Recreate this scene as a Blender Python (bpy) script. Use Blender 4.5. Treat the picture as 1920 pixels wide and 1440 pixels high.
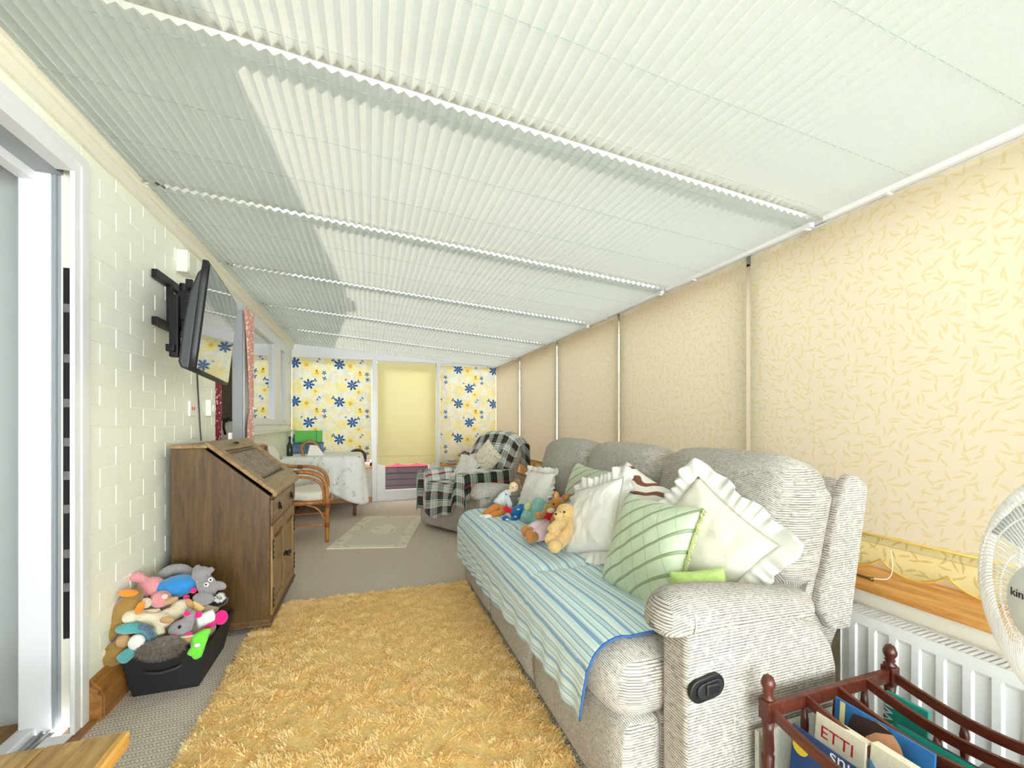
import bpy, bmesh, math, random
import numpy as np
from mathutils import Vector, Matrix, Euler, noise as mnoise

for o in list(bpy.data.objects):
    bpy.data.objects.remove(o, do_unlink=True)
SC = bpy.context.scene
COL = SC.collection
R = math.radians
PI = math.pi

# ------------------------------------------------------------------ camera
CAM_H = 1.1
YAW = R(18.56)
cd = bpy.data.cameras.new('camera')
cam = bpy.data.objects.new('camera', cd)
COL.objects.link(cam)
cam.location = (0, 0, CAM_H)
cam.rotation_euler = (R(90), 0, -YAW)
cd.sensor_width = 36.0
cd.lens = 795.0 / 1920.0 * 36.0
cd.shift_y = 75.0 / 1920.0
cd.clip_start = 0.02
SC.camera = cam

# ------------------------------------------------------------------ world, sun, exposure
SC.view_settings.view_transform = 'Standard'
SC.view_settings.look = 'None'
SC.view_settings.gamma = 1.0
SC.view_settings.use_curve_mapping = False
SC.view_settings.exposure = 0.97
SC.cycles.use_denoising = True
SC.cycles.max_bounces = 14
SC.cycles.diffuse_bounces = 8
SC.cycles.glossy_bounces = 4
SC.cycles.transmission_bounces = 10
SC.cycles.transparent_max_bounces = 16
SC.cycles.caustics_reflective = False
SC.cycles.caustics_refractive = False
SC.cycles.sample_clamp_indirect = 8.0

world = bpy.data.worlds.new('sky'); SC.world = world
world.use_nodes = True
wn = world.node_tree.nodes; wl = world.node_tree.links
bg = wn['Background']
bg.inputs['Color'].default_value = (0.93, 0.96, 1.0, 1)
# hazy summer sky: bright towards the horizon, dimmer overhead
tc = wn.new('ShaderNodeTexCoord'); sx = wn.new('ShaderNodeSeparateXYZ'); mr = wn.new('ShaderNodeMapRange')
wl.new(tc.outputs['Generated'], sx.inputs[0]); wl.new(sx.outputs[2], mr.inputs[0])
mr.inputs[1].default_value = 0.0; mr.inputs[2].default_value = 0.8; mr.inputs[3].default_value = 12.5; mr.inputs[4].default_value = 1.0
wl.new(mr.outputs[0], bg.inputs['Strength'])

sd = bpy.data.lights.new('sun', 'SUN')
sun = bpy.data.objects.new('sun', sd); COL.objects.link(sun)
sd.energy = 8.0
sd.color = (1.0, 0.83, 0.77)
sd.angle = R(0.6)
SUN_DIR = Vector((0.5, 0.75, -1.0)).normalized()     # the way the light travels
sun.rotation_euler = SUN_DIR.to_track_quat('-Z', 'Y').to_euler()
sun.location = (-3, -4, 7)

# ------------------------------------------------------------------ materials
def srgb(r, g, b):
    def f(c):
        c = c / 255.0
        return c / 12.92 if c <= 0.04045 else ((c + 0.055) / 1.055) ** 2.4
    return (f(r), f(g), f(b), 1.0)

class M:
    """small wrapper round a node tree"""
    def __init__(s, name):
        s.m = bpy.data.materials.new(name); s.m.use_nodes = True
        s.t = s.m.node_tree; s.n = s.t.nodes; s.l = s.t.links
        s.b = s.n['Principled BSDF']; s.out = s.n['Material Output']
    def node(s, typ, **kw):
        n = s.n.new(typ)
        for k, v in kw.items():
            if k.startswith('in_'):
                n.inputs[k[3:].replace('_', ' ')].default_value = v
            else:
                setattr(n, k, v)
        return n
    def link(s, a, b): s.l.new(a, b)
    def coord(s, kind='Object'): return s.node('ShaderNodeTexCoord').outputs[kind]
    def mapping(s, vec, scale=(1, 1, 1), rot=(0, 0, 0), loc=(0, 0, 0)):
        n = s.node('ShaderNodeMapping'); s.link(vec, n.inputs['Vector'])
        n.inputs['Scale'].default_value = scale; n.inputs['Rotation'].default_value = rot; n.inputs['Location'].default_value = loc
        return n.outputs[0]
    def noise(s, vec, scale=5, detail=2, rough=0.5, dist=0.0):
        n = s.node('ShaderNodeTexNoise'); s.link(vec, n.inputs['Vector'])
        n.inputs['Scale'].default_value = scale; n.inputs['Detail'].default_value = detail
        n.inputs['Roughness'].default_value = rough; n.inputs['Distortion'].default_value = dist
        return n.outputs['Fac']
    def voronoi(s, vec, scale=5, feature='F1', out='Distance', rand=1.0):
        n = s.node('ShaderNodeTexVoronoi', feature=feature); s.link(vec, n.inputs['Vector'])
        n.inputs['Scale'].default_value = scale; n.inputs['Randomness'].default_value = rand
        return n.outputs[out]
    def wave(s, vec, scale=5, dist=0, detail=2, dscale=1, axis='X', profile='SIN'):
        n = s.node('ShaderNodeTexWave', bands_direction=axis, wave_profile=profile); s.link(vec, n.inputs['Vector'])
        n.inputs['Scale'].default_value = scale; n.inputs['Distortion'].default_value = dist
        n.inputs['Detail'].default_value = detail; n.inputs['Detail Scale'].default_value = dscale
        return n.outputs['Fac']
    def ramp(s, fac, stops, interp='LINEAR'):
        n = s.node('ShaderNodeValToRGB'); s.link(fac, n.inputs[0])
        cr = n.color_ramp; cr.interpolation = interp
        while len(cr.elements) < len(stops): cr.elements.new(0.5)
        for e, (p, c) in zip(cr.elements, stops):
            e.position = p
            e.color = c if hasattr(c, '__len__') else (c, c, c, 1)
        return n.outputs[0]
    def math(s, op, a, b=None, c=None, clamp=False):
        n = s.node('ShaderNodeMath', operation=op); n.use_clamp = clamp
        for i, v in enumerate((a, b, c)):
            if v is None: continue
            if isinstance(v, (int, float)): n.inputs[i].default_value = v
            else: s.link(v, n.inputs[i])
        return n.outputs[0]
    def mix(s, fac, a, b, blend='MIX'):
        n = s.node('ShaderNodeMix', data_type='RGBA', blend_type=blend)
        for sock, v in ((n.inputs[0], fac), (n.inputs[6], a), (n.inputs[7], b)):
            if isinstance(v, (int, float)): sock.default_value = v
            elif isinstance(v, tuple): sock.default_value = v
            else: s.link(v, sock)
        return n.outputs[2]
    def sep(s, vec):
        n = s.node('ShaderNodeSeparateXYZ'); s.link(vec, n.inputs[0]); return n.outputs
    def comb(s, x=0, y=0, z=0):
        n = s.node('ShaderNodeCombineXYZ')
        for i, v in enumerate((x, y, z)):
            if isinstance(v, (int, float)): n.inputs[i].default_value = v
            else: s.link(v, n.inputs[i])
        return n.outputs[0]
    def vadd(s, a, b):
        n = s.node('ShaderNodeVectorMath', operation='ADD')
        for i, v in enumerate((a, b)):
            if isinstance(v, tuple): n.inputs[i].default_value = v
            else: s.link(v, n.inputs[i])
        return n.outputs[0]
    def base(s, c):
        if isinstance(c, tuple): s.b.inputs['Base Color'].default_value = c
        else: s.link(c, s.b.inputs['Base Color'])
        return s
    def set(s, rough=None, metal=None, spec=None, sheen=None, coat=None):
        if rough is not None:
            if isinstance(rough, (int, float)): s.b.inputs['Roughness'].default_value = rough
            else: s.link(rough, s.b.inputs['Roughness'])
        if metal is not None: s.b.inputs['Metallic'].default_value = metal
        if spec is not None: s.b.inputs['Specular IOR Level'].default_value = spec
        if sheen is not None: s.b.inputs['Sheen Weight'].default_value = sheen
        if coat is not None: s.b.inputs['Coat Weight'].default_value = coat
        return s
    def bump(s, h, strength=0.5, dist=0.01):
        n = s.node('ShaderNodeBump'); s.link(h, n.inputs['Height'])
        n.inputs['Strength'].default_value = strength; n.inputs['Distance'].default_value = dist
        s.link(n.outputs[0], s.b.inputs['Normal']); s._bump = n.outputs[0]
        return s
    def translucent(s, col, refl, fac=0.5):
        """thin fabric: part of the light goes through, part comes back"""
        t = s.node('ShaderNodeBsdfTranslucent'); d = s.node('ShaderNodeBsdfDiffuse'); mx = s.node('ShaderNodeMixShader')
        for sock, v in ((t.inputs['Color'], col), (d.inputs['Color'], refl)):
            if isinstance(v, tuple): sock.default_value = v
            else: s.link(v, sock)
        if isinstance(fac, (int, float)): mx.inputs[0].default_value = fac
        else: s.link(fac, mx.inputs[0])
        s.link(d.outputs[0], mx.inputs[1]); s.link(t.outputs[0], mx.inputs[2]); s.link(mx.outputs[0], s.out.inputs['Surface'])
        if hasattr(s, '_bump'):
            s.link(s._bump, d.inputs['Normal'])
        return s

def plain(name, col, rough=0.5, metal=0.0, spec=0.5, var=0.0, scale=30, bump=0.0, sheen=None):
    m = M(name)
    if var or bump:
        n = m.noise(m.coord(), scale, 3)
    if var:
        dark = tuple(c * (1 - var) for c in col[:3]) + (1,)
        lite = tuple(min(1, c * (1 + var)) for c in col[:3]) + (1,)
        m.base(m.ramp(n, [(0.3, dark), (0.7, lite)]))
    else:
        m.base(col)
    m.set(rough, metal, spec, sheen)
    if bump: m.bump(n, bump, 0.004)
    return m.m

def glass_pane(name, tint=(0.93, 0.96, 0.95, 1), rough=0.0, refl=1.0):
    m = M(name)
    tr = m.node('ShaderNodeBsdfTransparent'); tr.inputs[0].default_value = tint
    gl = m.node('ShaderNodeBsdfGlossy'); gl.inputs['Roughness'].default_value = rough
    lw = m.node('ShaderNodeLayerWeight'); lw.inputs[0].default_value = 0.5
    fac = m.math('ADD', 0.04, m.math('MULTIPLY', m.math('POWER', lw.outputs['Facing'], 5.0), 0.9))
    mx = m.node('ShaderNodeMixShader')
    m.link(m.math('MULTIPLY', fac, refl, clamp=True), mx.inputs[0]); m.link(tr.outputs[0], mx.inputs[1]); m.link(gl.outputs[0], mx.inputs[2])
    m.link(mx.outputs[0], m.out.inputs['Surface'])
    return m.m

def wood(name, c_dark, c_mid, c_lite, axis='Z', scale=1.0, rough=0.45, knots=False):
    """grain runs along `axis`"""
    m = M(name); co = m.coord()
    k = {'X': (1.0, 9, 9), 'Y': (9, 1.0, 9), 'Z': (9, 9, 1.0)}[axis]
    v = m.mapping(co, tuple(a * scale for a in k))
    n1 = m.noise(v, 3.0, 4, 0.6, 0.6)
    v2 = m.mapping(co, tuple(a * scale * 5 for a in k))
    n2 = m.noise(v2, 5.0, 2, 0.5)
    f = m.math('ADD', m.math('MULTIPLY', n1, 0.75), m.math('MULTIPLY', n2, 0.25))
    c = m.ramp(f, [(0.34, c_dark), (0.5, c_mid), (0.66, c_lite)])
    if knots:
        kv = m.mapping(co, {'X': (0.8, 3, 3), 'Y': (3, 0.8, 3), 'Z': (3, 3, 0.8)}[axis])
        d = m.voronoi(kv, 2.2)
        kf = m.ramp(d, [(0.03, 1.0), (0.09, 0.0)])
        c = m.mix(m.math('MULTIPLY', kf, 0.75), c, tuple(x * 0.25 for x in c_dark[:3]) + (1,))
    m.base(c); m.set(rough); m.bump(n2, 0.12, 0.002)
    return m.m

# ------------------------------------------------------------------ mesh builder
def mat_of(x, y, z): return Matrix.Translation((x, y, z))

class MB:
    """collects shapes and links them as ONE mesh object"""
    def __init__(s): s.v = []; s.f = []; s.uv = None; s.xf = None; s.mi = []; s.cur = 0
    def add(s, vs, fs):
        b = len(s.v)
        if s.xf is not None: vs = [tuple(s.xf @ Vector(v)) for v in vs]
        s.v += [tuple(v) for v in vs]; s.f += [tuple(i + b for i in f) for f in fs]; s.mi += [s.cur] * len(fs)
        return s
    def box(s, x0, x1, y0, y1, z0, z1):
        return s.add([(x0, y0, z0), (x1, y0, z0), (x1, y1, z0), (x0, y1, z0), (x0, y0, z1), (x1, y0, z1), (x1, y1, z1), (x0, y1, z1)],
                     [(0, 3, 2, 1), (4, 5, 6, 7), (0, 1, 5, 4), (1, 2, 6, 5), (2, 3, 7, 6), (3, 0, 4, 7)])
    def cyl(s, p0, p1, r0, r1=None, seg=16, caps=True):
        return s.tube([p0, p1], [r0, r0 if r1 is None else r1], seg, caps)
    def tube(s, path, rad, seg=10, caps=True, closed=False):
        P = [Vector(p) for p in path]; n = len(P)
        rr = [rad] * n if isinstance(rad, (int, float)) else list(rad)
        vs = []; fs = []
        up = None
        for i, p in enumerate(P):
            if closed: t = P[(i + 1) % n] - P[i - 1]
            else: t = P[min(i + 1, n - 1)] - P[max(i - 1, 0)]
            if t.length < 1e-9: t = Vector((0, 0, 1))
            t.normalize()
            if up is None:
                up = Vector((0, 0, 1)) if abs(t.z) < 0.9 else Vector((1, 0, 0))
            a = (up - t * up.dot(t))
            if a.length < 1e-6: a = t.orthogonal()
            a.normalize(); up = a; b = t.cross(a)
            for k in range(seg):
                an = 2 * PI * k / seg
                vs.append(p + (a * math.cos(an) + b * math.sin(an)) * rr[i])
        m = n if closed else n - 1
        for i in range(m):
            for k in range(seg):
                a0 = i * seg + k; a1 = i * seg + (k + 1) % seg; j = ((i + 1) % n) * seg
                fs.append((a0, a1, j + (k + 1) % seg, j + k))
        if caps and not closed:
            fs.append(tuple(range(seg - 1, -1, -1))); fs.append(tuple((n - 1) * seg + k for k in range(seg)))
        return s.add(vs, fs)
    def lathe(s, prof, c=(0, 0, 0), axis='Z', seg=20):
        vs = []; fs = []; n = len(prof)
        for r, h in prof:
            for k in range(seg):
                a = 2 * PI * k / seg; x, y = max(r, 1e-5) * math.cos(a), max(r, 1e-5) * math.sin(a)
                q = {'Z': (x, y, h), 'X': (h, x, y), 'Y': (y, h, x)}[axis]
                vs.append((q[0] + c[0], q[1] + c[1], q[2] + c[2]))
        for i in range(n - 1):
            for k in range(seg):
                fs.append((i * seg + k, i * seg + (k + 1) % seg, (i + 1) * seg + (k + 1) % seg, (i + 1) * seg + k))
        fs.append(tuple(range(seg - 1, -1, -1))); fs.append(tuple((n - 1) * seg + k for k in range(seg)))
        return s.add(vs, fs)
    def ell(s, c, r, rot=(0, 0, 0), seg=16, ring=10):
        if isinstance(r, (int, float)): r = (r, r, r)
        m = Euler(rot).to_matrix(); vs = []; fs = []
        for i in range(ring + 1):
            ph = PI * i / ring
            for k in range(seg):
                th = 2 * PI * k / seg
                p = Vector((r[0] * math.sin(ph) * math.cos(th), r[1] * math.sin(ph) * math.sin(th), r[2] * math.cos(ph)))
                vs.append(m @ p + Vector(c))
        for i in range(ring):
            for k in range(seg):
                a, b = i * seg + k, i * seg + (k + 1) % seg
                fs.append((a, a + seg, b + seg, b))
        return s.add(vs, fs)
    def prism(s, poly, axis, d0, d1):
        """poly in the plane perpendicular to axis: X->(y,z)  Y->(x,z)  Z->(x,y)"""
        def q(p, d): return {'X': (d, p[0], p[1]), 'Y': (p[0], d, p[1]), 'Z': (p[0], p[1], d)}[axis]
        n = len(poly)
        vs = [q(p, d0) for p in poly] + [q(p, d1) for p in poly]
        fs = [tuple(range(n)), tuple(range(2 * n - 1, n - 1, -1))] + [(i, n + i, n + (i + 1) % n, (i + 1) % n) for i in range(n)]
        return s.add(vs, fs)
    def grid(s, fn, nu, nv, closeu=False, closev=False):
        vs = [fn(i / nu, j / nv) for j in range(nv + (0 if closev else 1)) for i in range(nu + (0 if closeu else 1))]
        W = nu + (0 if closeu else 1); Hh = nv + (0 if closev else 1); fs = []
        for j in range(nv):
            for i in range(nu):
                a = j * W + i; b = j * W + (i + 1) % W; c = ((j + 1) % Hh) * W + (i + 1) % W; d = ((j + 1) % Hh) * W + i
                fs.append((a, b, c, d))
        return s.add(vs, fs)
    def rbox(s, c, d, r, n=8, fn=None, rot=None):
        """rounded box with n cuts per side; fn(p_local, unit_coord) -> p deforms it"""
        hx, hy, hz = d[0] / 2, d[1] / 2, d[2] / 2; r = min(r, hx, hy, hz)
        bm = bmesh.new(); bmesh.ops.create_cube(bm, size=2.0)
        bmesh.ops.subdivide_edges(bm, edges=bm.edges[:], cuts=n, use_grid_fill=True)
        mt = Euler(rot).to_matrix() if rot else None
        vs = []
        for v in bm.verts:
            u = v.co.copy()
            p = Vector((u.x * hx, u.y * hy, u.z * hz))
            q = Vector((max(-hx + r, min(hx - r, p.x)), max(-hy + r, min(hy - r, p.y)), max(-hz + r, min(hz - r, p.z))))
            dd = p - q
            if dd.length > 1e-9: p = q + dd.normalized() * r
            if fn: p = Vector(fn(p, u))
            if mt: p = mt @ p
            vs.append((p.x + c[0], p.y + c[1], p.z + c[2]))
        bm.verts.index_update()
        fs = [tuple(v.index for v in f.verts) for f in bm.faces]
        bm.free()
        return s.add(vs, fs)
    def build(s, name, mat, parent=None, smooth=False, bevel=0.0, subsurf=0, solid=0.0, weld=False, uv=None, segs=2):
        me = bpy.data.meshes.new(name)
        me.from_pydata(s.v, [], s.f); me.update()
        mats = mat if isinstance(mat, (list, tuple)) else [mat]
        for m_ in mats: me.materials.append(m_)
        if len(mats) > 1: me.polygons.foreach_set('material_index', s.mi)
        if weld:
            bm = bmesh.new(); bm.from_mesh(me); bmesh.ops.remove_doubles(bm, verts=bm.verts[:], dist=1e-5)
            bmesh.ops.recalc_face_normals(bm, faces=bm.faces[:]); bm.to_mesh(me); bm.free()
        if smooth:
            me.polygons.foreach_set('use_smooth', [True] * len(me.polygons))
        if uv is not None:
            lay = me.uv_layers.new(name='UVMap')
            for lp in me.loops: lay.data[lp.index].uv = uv[lp.vertex_index]
        o = bpy.data.objects.new(name, me); COL.objects.link(o)
        if parent is not None: o.parent = parent
        if bevel:
            md = o.modifiers.new('bevel', 'BEVEL'); md.width = bevel; md.segments = segs; md.limit_method = 'ANGLE'; md.angle_limit = R(40)
            if not smooth: md.harden_normals = False
        if solid:
            md = o.modifiers.new('solid', 'SOLIDIFY'); md.thickness = solid; md.offset = 0
        if subsurf:
            md = o.modifiers.new('sub', 'SUBSURF'); md.levels = subsurf; md.render_levels = subsurf
        return o

def autosmooth(o, ang=35):
    me = o.data
    me.polygons.foreach_set('use_smooth', [True] * len(me.polygons))
    bm = bmesh.new(); bm.from_mesh(me)
    for e in bm.edges:
        if len(e.link_faces) == 2 and e.calc_face_angle(0) > R(ang): e.smooth = False
    bm.to_mesh(me); bm.free()
    return o

def remesh(o, voxel=0.006, smooth_it=4):
    """fuse the shapes of a soft toy into one continuous skin"""
    md = o.modifiers.new('re', 'REMESH'); md.mode = 'VOXEL'; md.voxel_size = voxel; md.use_smooth_shade = True
    ms = o.modifiers.new('sm', 'SMOOTH'); ms.factor = 0.5; ms.iterations = smooth_it
    dg = bpy.context.evaluated_depsgraph_get()
    me = bpy.data.meshes.new_from_object(o.evaluated_get(dg))
    mats = list(o.data.materials)
    o.modifiers.clear(); old = o.data; o.data = me
    me.materials.clear()
    for m_ in mats: me.materials.append(m_)
    me.polygons.foreach_set('use_smooth', [True] * len(me.polygons))
    bpy.data.meshes.remove(old)
    return o

def tag(o, label=None, cat=None, group=None, kind=None):
    if label: o['label'] = label
    if cat: o['category'] = cat
    if group: o['group'] = group
    if kind: o['kind'] = kind
    return o
def thing(name, label, cat, loc=(0, 0, 0), rotz=0.0, group=None, rot=None):
    o = bpy.data.objects.new(name, None); COL.objects.link(o)
    o.location = loc; o.rotation_euler = rot if rot else (0, 0, rotz); o.empty_display_size = 0.05
    return tag(o, label, cat, group)
def struct(mb, name, mat, parent=None, **kw):
    o = mb.build(name, mat, parent, **kw)
    if parent is None: o['kind'] = 'structure'
    return o
def copy_tree(o, parent=None):
    c = o.copy(); COL.objects.link(c)
    if parent is not None: c.parent = parent
    for ch in list(o.children): copy_tree(ch, c)
    return c
def arc(c, r, a0, a1, n, plane='XZ'):
    out = []
    for i in range(n + 1):
        a = a0 + (a1 - a0) * i / n; u, v = r * math.cos(a), r * math.sin(a)
        out.append({'XZ': (c[0] + u, c[1], c[2] + v), 'YZ': (c[0], c[1] + u, c[2] + v), 'XY': (c[0] + u, c[1] + v, c[2])}[plane])
    return out
def smooth_path(pts, n=8):
    """Catmull-Rom through the points"""
    P = [Vector(p) for p in pts]; out = []
    for i in range(len(P) - 1):
        p0 = P[i - 1] if i else P[0] * 2 - P[1]; p1, p2 = P[i], P[i + 1]
        p3 = P[i + 2] if i + 2 < len(P) else P[-1] * 2 - P[-2]
        for k in range(n):
            t = k / n
            out.append(0.5 * ((2 * p1) + (p2 - p0) * t + (2 * p0 - 5 * p1 + 4 * p2 - p3) * t * t + (3 * p1 - p0 - 3 * p2 + p3) * t ** 3))
    out.append(P[-1].copy())
    return out
def text_mesh(body, size, name, mat, parent, mtx, extrude=0.0004, align='LEFT'):
    cu = bpy.data.curves.new(name, 'FONT'); cu.body = body; cu.size = size; cu.extrude = extrude; cu.align_x = align
    tmp = bpy.data.objects.new(name + '_tmp', cu); COL.objects.link(tmp)
    dg = bpy.context.evaluated_depsgraph_get()
    me = bpy.data.meshes.new_from_object(tmp.evaluated_get(dg))
    bpy.data.objects.remove(tmp, do_unlink=True)
    me.transform(mtx); me.materials.clear(); me.materials.append(mat)
    o = bpy.data.objects.new(name, me); COL.objects.link(o); o.parent = parent
    return o
# ------------------------------------------------------------------ room sizes
XL, XR, YF, YB = -0.99, 1.864, 6.33, -2.6
ROOF_K = 0.0702
def roofz(x): return 2.18 - ROOF_K * (x + 0.99)
def rebase(root, loc):
    """put the thing's origin at its base; its parts were laid out in room coordinates"""
    loc = Vector(loc); T = Matrix.Translation(-loc); seen = set()
    def go(o):
        for ch in o.children:
            if ch.type == 'MESH' and ch.data.name not in seen:
                ch.data.transform(T); seen.add(ch.data.name)
            go(ch)
    if root.type == 'MESH': root.data.transform(T)
    go(root); root.location = loc
    return root

# ------------------------------------------------------------------ shared materials
UPVC = plain('white_upvc', srgb(226, 226, 228), 0.28)
UPVC_CREAM = plain('cream_painted_wood', srgb(234, 229, 212), 0.45)
PINE = wood('pine', srgb(176, 116, 52), srgb(206, 146, 72), srgb(226, 174, 102), 'Y', 1.2, 0.4, knots=True)
PINE_X = wood('pine_along', srgb(176, 116, 52), srgb(204, 146, 76), srgb(222, 170, 100), 'X', 1.2, 0.4)
OAK_SKIRT = wood('oak_skirting', srgb(120, 76, 34), srgb(158, 106, 52), srgb(182, 128, 68), 'Y', 1.4, 0.4)
ALU = plain('grey_aluminium', srgb(150, 155, 158), 0.4)
BLACK = plain('black_plastic', srgb(24, 24, 26), 0.45)
GLASS = glass_pane('window_glass')
ROOF_GLASS = glass_pane('roof_glazing', (0.425, 0.445, 0.425, 1))

def brick_paint():
    m = M('cream_painted_brick'); co = m.coord()
    n = m.noise(co, 3.0, 3, 0.6); n2 = m.noise(co, 90, 3, 0.6)
    m.base(m.ramp(n, [(0.3, srgb(240, 240, 224)), (0.7, srgb(246, 246, 232))]))
    m.set(0.55); m.bump(n2, 0.25, 0.004)
    return m.m
BRICK = brick_paint()
PLASTER = plain('cream_plaster', srgb(240, 236, 222), 0.7, var=0.03, scale=6)
GREYWALL = plain('pale_grey_wall', srgb(178, 182, 180), 0.7, var=0.02, scale=4)

def carpet_mat():
    m = M('ribbed_carpet'); co = m.coord(); p = m.sep(co)
    # short flecks in rows that lean left and right by turns
    row = m.math('MULTIPLY', p[1], 62.0)
    rid = m.math('FLOOR', row); fr = m.math('FRACT', row)
    sgn = m.math('SUBTRACT', m.math('MULTIPLY', m.math('MODULO', rid, 2.0), 2.0), 1.0)
    xx = m.math('ADD', m.math('MULTIPLY', p[0], 88.0), m.math('MULTIPLY', m.math('MULTIPLY', sgn, fr), 0.8))
    jit = m.noise(m.comb(m.math('MULTIPLY', p[0], 8.0), rid, 0.0), 1.0, 1)
    w = m.math('PINGPONG', m.math('ADD', xx, jit), 0.5)
    rows = m.math('PINGPONG', row, 0.5)
    h = m.math('MULTIPLY', m.math('MULTIPLY', w, 2.0), m.math('MINIMUM', m.math('MULTIPLY', rows, 3.5), 1.0))
    fl = m.noise(co, 260, 2); big = m.noise(co, 1.4, 2)
    c = m.ramp(h, [(0.05, srgb(172, 164, 156)), (0.35, srgb(228, 217, 205)), (1.0, srgb(250, 237, 223))])
    c = m.mix(m.math('MULTIPLY', fl, 0.2), c, srgb(160, 150, 138))
    c = m.mix(m.math('MULTIPLY', big, 0.18), c, srgb(168, 152, 132))
    m.base(c); m.set(0.95, spec=0.1); m.bump(h, 0.6, 0.004)
    return m.m
CARPET = carpet_mat()

# ------------------------------------------------------------------ floor, ground, house floor
struct(MB().box(XL, 1.72, YB, 6.40, -0.05, 0.0), 'floor', CARPET)
PAVING = plain('garden_paving', srgb(214, 208, 200), 0.9, var=0.1, scale=2)
struct(MB().box(1.99, 9.0, -4.0, 14.0, -0.25, -0.15).box(-6.0, 1.99, 6.5, 14.0, -0.25, -0.15), 'ground', PAVING)
HFLOOR = wood('house_floor_boards', srgb(120, 84, 46), srgb(158, 116, 70), srgb(178, 136, 88), 'Y', 0.8, 0.4)
struct(MB().box(-3.6, -1.165, -0.6, 2.06, -0.05, -0.004), 'floor_house', HFLOOR)

# ------------------------------------------------------------------ left wall: painted bricks with a doorway and a window opening
def left_wall():
    holes = [(0.25, 1.97, 0.0, 2.06), (3.36, 6.24, 1.03, 2.09)]
    holes2 = [(3.36, 4.0, 0.93, 2.09)]
    mb = MB(); rnd = random.Random(3)
    # mortar bed
    for y0, y1, z0, z1 in [(YB, 0.25, 0, 2.2), (0.25, 1.97, 2.06, 2.2), (1.97, 3.36, 0, 2.2), (3.36, 4.0, 0, 0.93), (4.0, 6.4, 0, 1.03), (3.36, 6.4, 2.09, 2.2), (6.24, 6.4, 1.03, 2.09)]:
        mb.box(-1.09, XL - 0.0025, y0, y1, z0, z1)
    base = mb
    br = MB(); H_, L_ = 0.0802, 0.222; g = 0.006
    for r in range(27):
        z0 = r * H_ + g / 2 - 0.033; z1 = (r + 1) * H_ - g / 2 - 0.033
        if z1 > 2.185: z1 = 2.185
        if z0 < 0: z0 = 0.0
        if z1 - z0 < 0.01: continue
        y = YB - (0 if r % 2 else L_ / 2)
        while y < YF:
            a, b = max(y + g / 2, YB), min(y + L_ - g / 2, 6.36); y += L_
            segs = [(a, b)]
            for (h0, h1, k0, k1) in holes + holes2:
                if z1 <= k0 + 0.02 or z0 >= k1 - 0.02: continue
                ns = []
                for s0, s1 in segs:
                    if s1 <= h0 or s0 >= h1: ns.append((s0, s1)); continue
                    if s0 < h0: ns.append((s0, h0))
                    if s1 > h1: ns.append((h1, s1))
                segs = ns
            for s0, s1 in segs:
                if s1 - s0 < 0.012: continue
                d = rnd.uniform(-0.001, 0.001)
                br.box(XL - 0.012, XL + d, s0, s1, z0, z1)
    for i in range(0, len(br.v), 8): base.add(br.v[i:i + 8], [(0, 3, 2, 1), (4, 5, 6, 7), (0, 1, 5, 4), (1, 2, 6, 5), (2, 3, 7, 6), (3, 0, 4, 7)])
    return struct(base, 'wall_left', BRICK, bevel=0.002)
left_wall()
# the wall plate where the roof meets the house, with its bead
struct(MB().box(XL, XL + 0.02, YB, YF, 2.105, 2.155).box(XL + 0.0, XL + 0.032, YB, YF, 2.15, 2.172), 'trim_1', UPVC_CREAM, bevel=0.003)
# the house above the lean-to: its gable throws the shadow across the roof blinds
RENDER = plain('pale_house_render', srgb(214, 206, 190), 0.85, var=0.05)
_top = [(-2.5, 3.0), (0.38, 3.25), (2.35, 3.68), (2.50, 3.66), (2.52, 3.80), (2.88, 3.80), (2.92, 3.66), (5.5, 3.13), (6.6, 2.9)]
struct(MB().prism([(y, z) for y, z in _top] + [(6.6, 2.26), (-2.5, 2.26)], 'X', -1.25, -0.95), 'wall_house_gable', RENDER)

# ------------------------------------------------------------------ right wall (dwarf), far wall, back wall
struct(MB().box(1.70, 1.98, YB, 6.5, -0.15, 0.512), 'wall_right', PLASTER)
struct(MB().box(XL, 0.03, 6.36, 6.5, -0.15, 0.485).box(0.985, 1.7, 6.36, 6.5, -0.15, 0.485), 'wall_far', PLASTER)
struct(MB().box(XL - 0.1, 1.98, YB - 0.12, YB, -0.15, 0.10).box(XL - 0.1, 1.98, YB - 0.12, YB, 1.97, 2.2), 'wall_back', PLASTER)
fr = MB()
for x in (XL, -0.05, 0.9, 1.85): fr.box(x, x + 0.05, YB - 0.09, YB - 0.03, 0.1, 1.98)
fr.box(XL, 1.9, YB - 0.09, YB - 0.03, 0.1, 0.16).box(XL, 1.9, YB - 0.09, YB - 0.03, 1.91, 1.98)
wb = struct(fr, 'window_12', UPVC)  # unseen end behind the camera, glazed nearly full height to add fill light
MB().box(XL + 0.05, 1.85, YB - 0.063, YB - 0.057, 0.16, 1.91).build('pane', GLASS, wb)
# far fascia above the blinds, sloping with the roof
struct(MB().prism([(XL, 2.005), (1.9, 1.965), (1.9, roofz(1.9) + 0.01), (XL, roofz(XL) + 0.01)], 'Y', 6.34, 6.5), 'trim_2', UPVC)
struct(MB().box(XL, 1.9, 6.315, 6.345, 2.0, 2.018), 'trim_3', UPVC, bevel=0.003)
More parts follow.
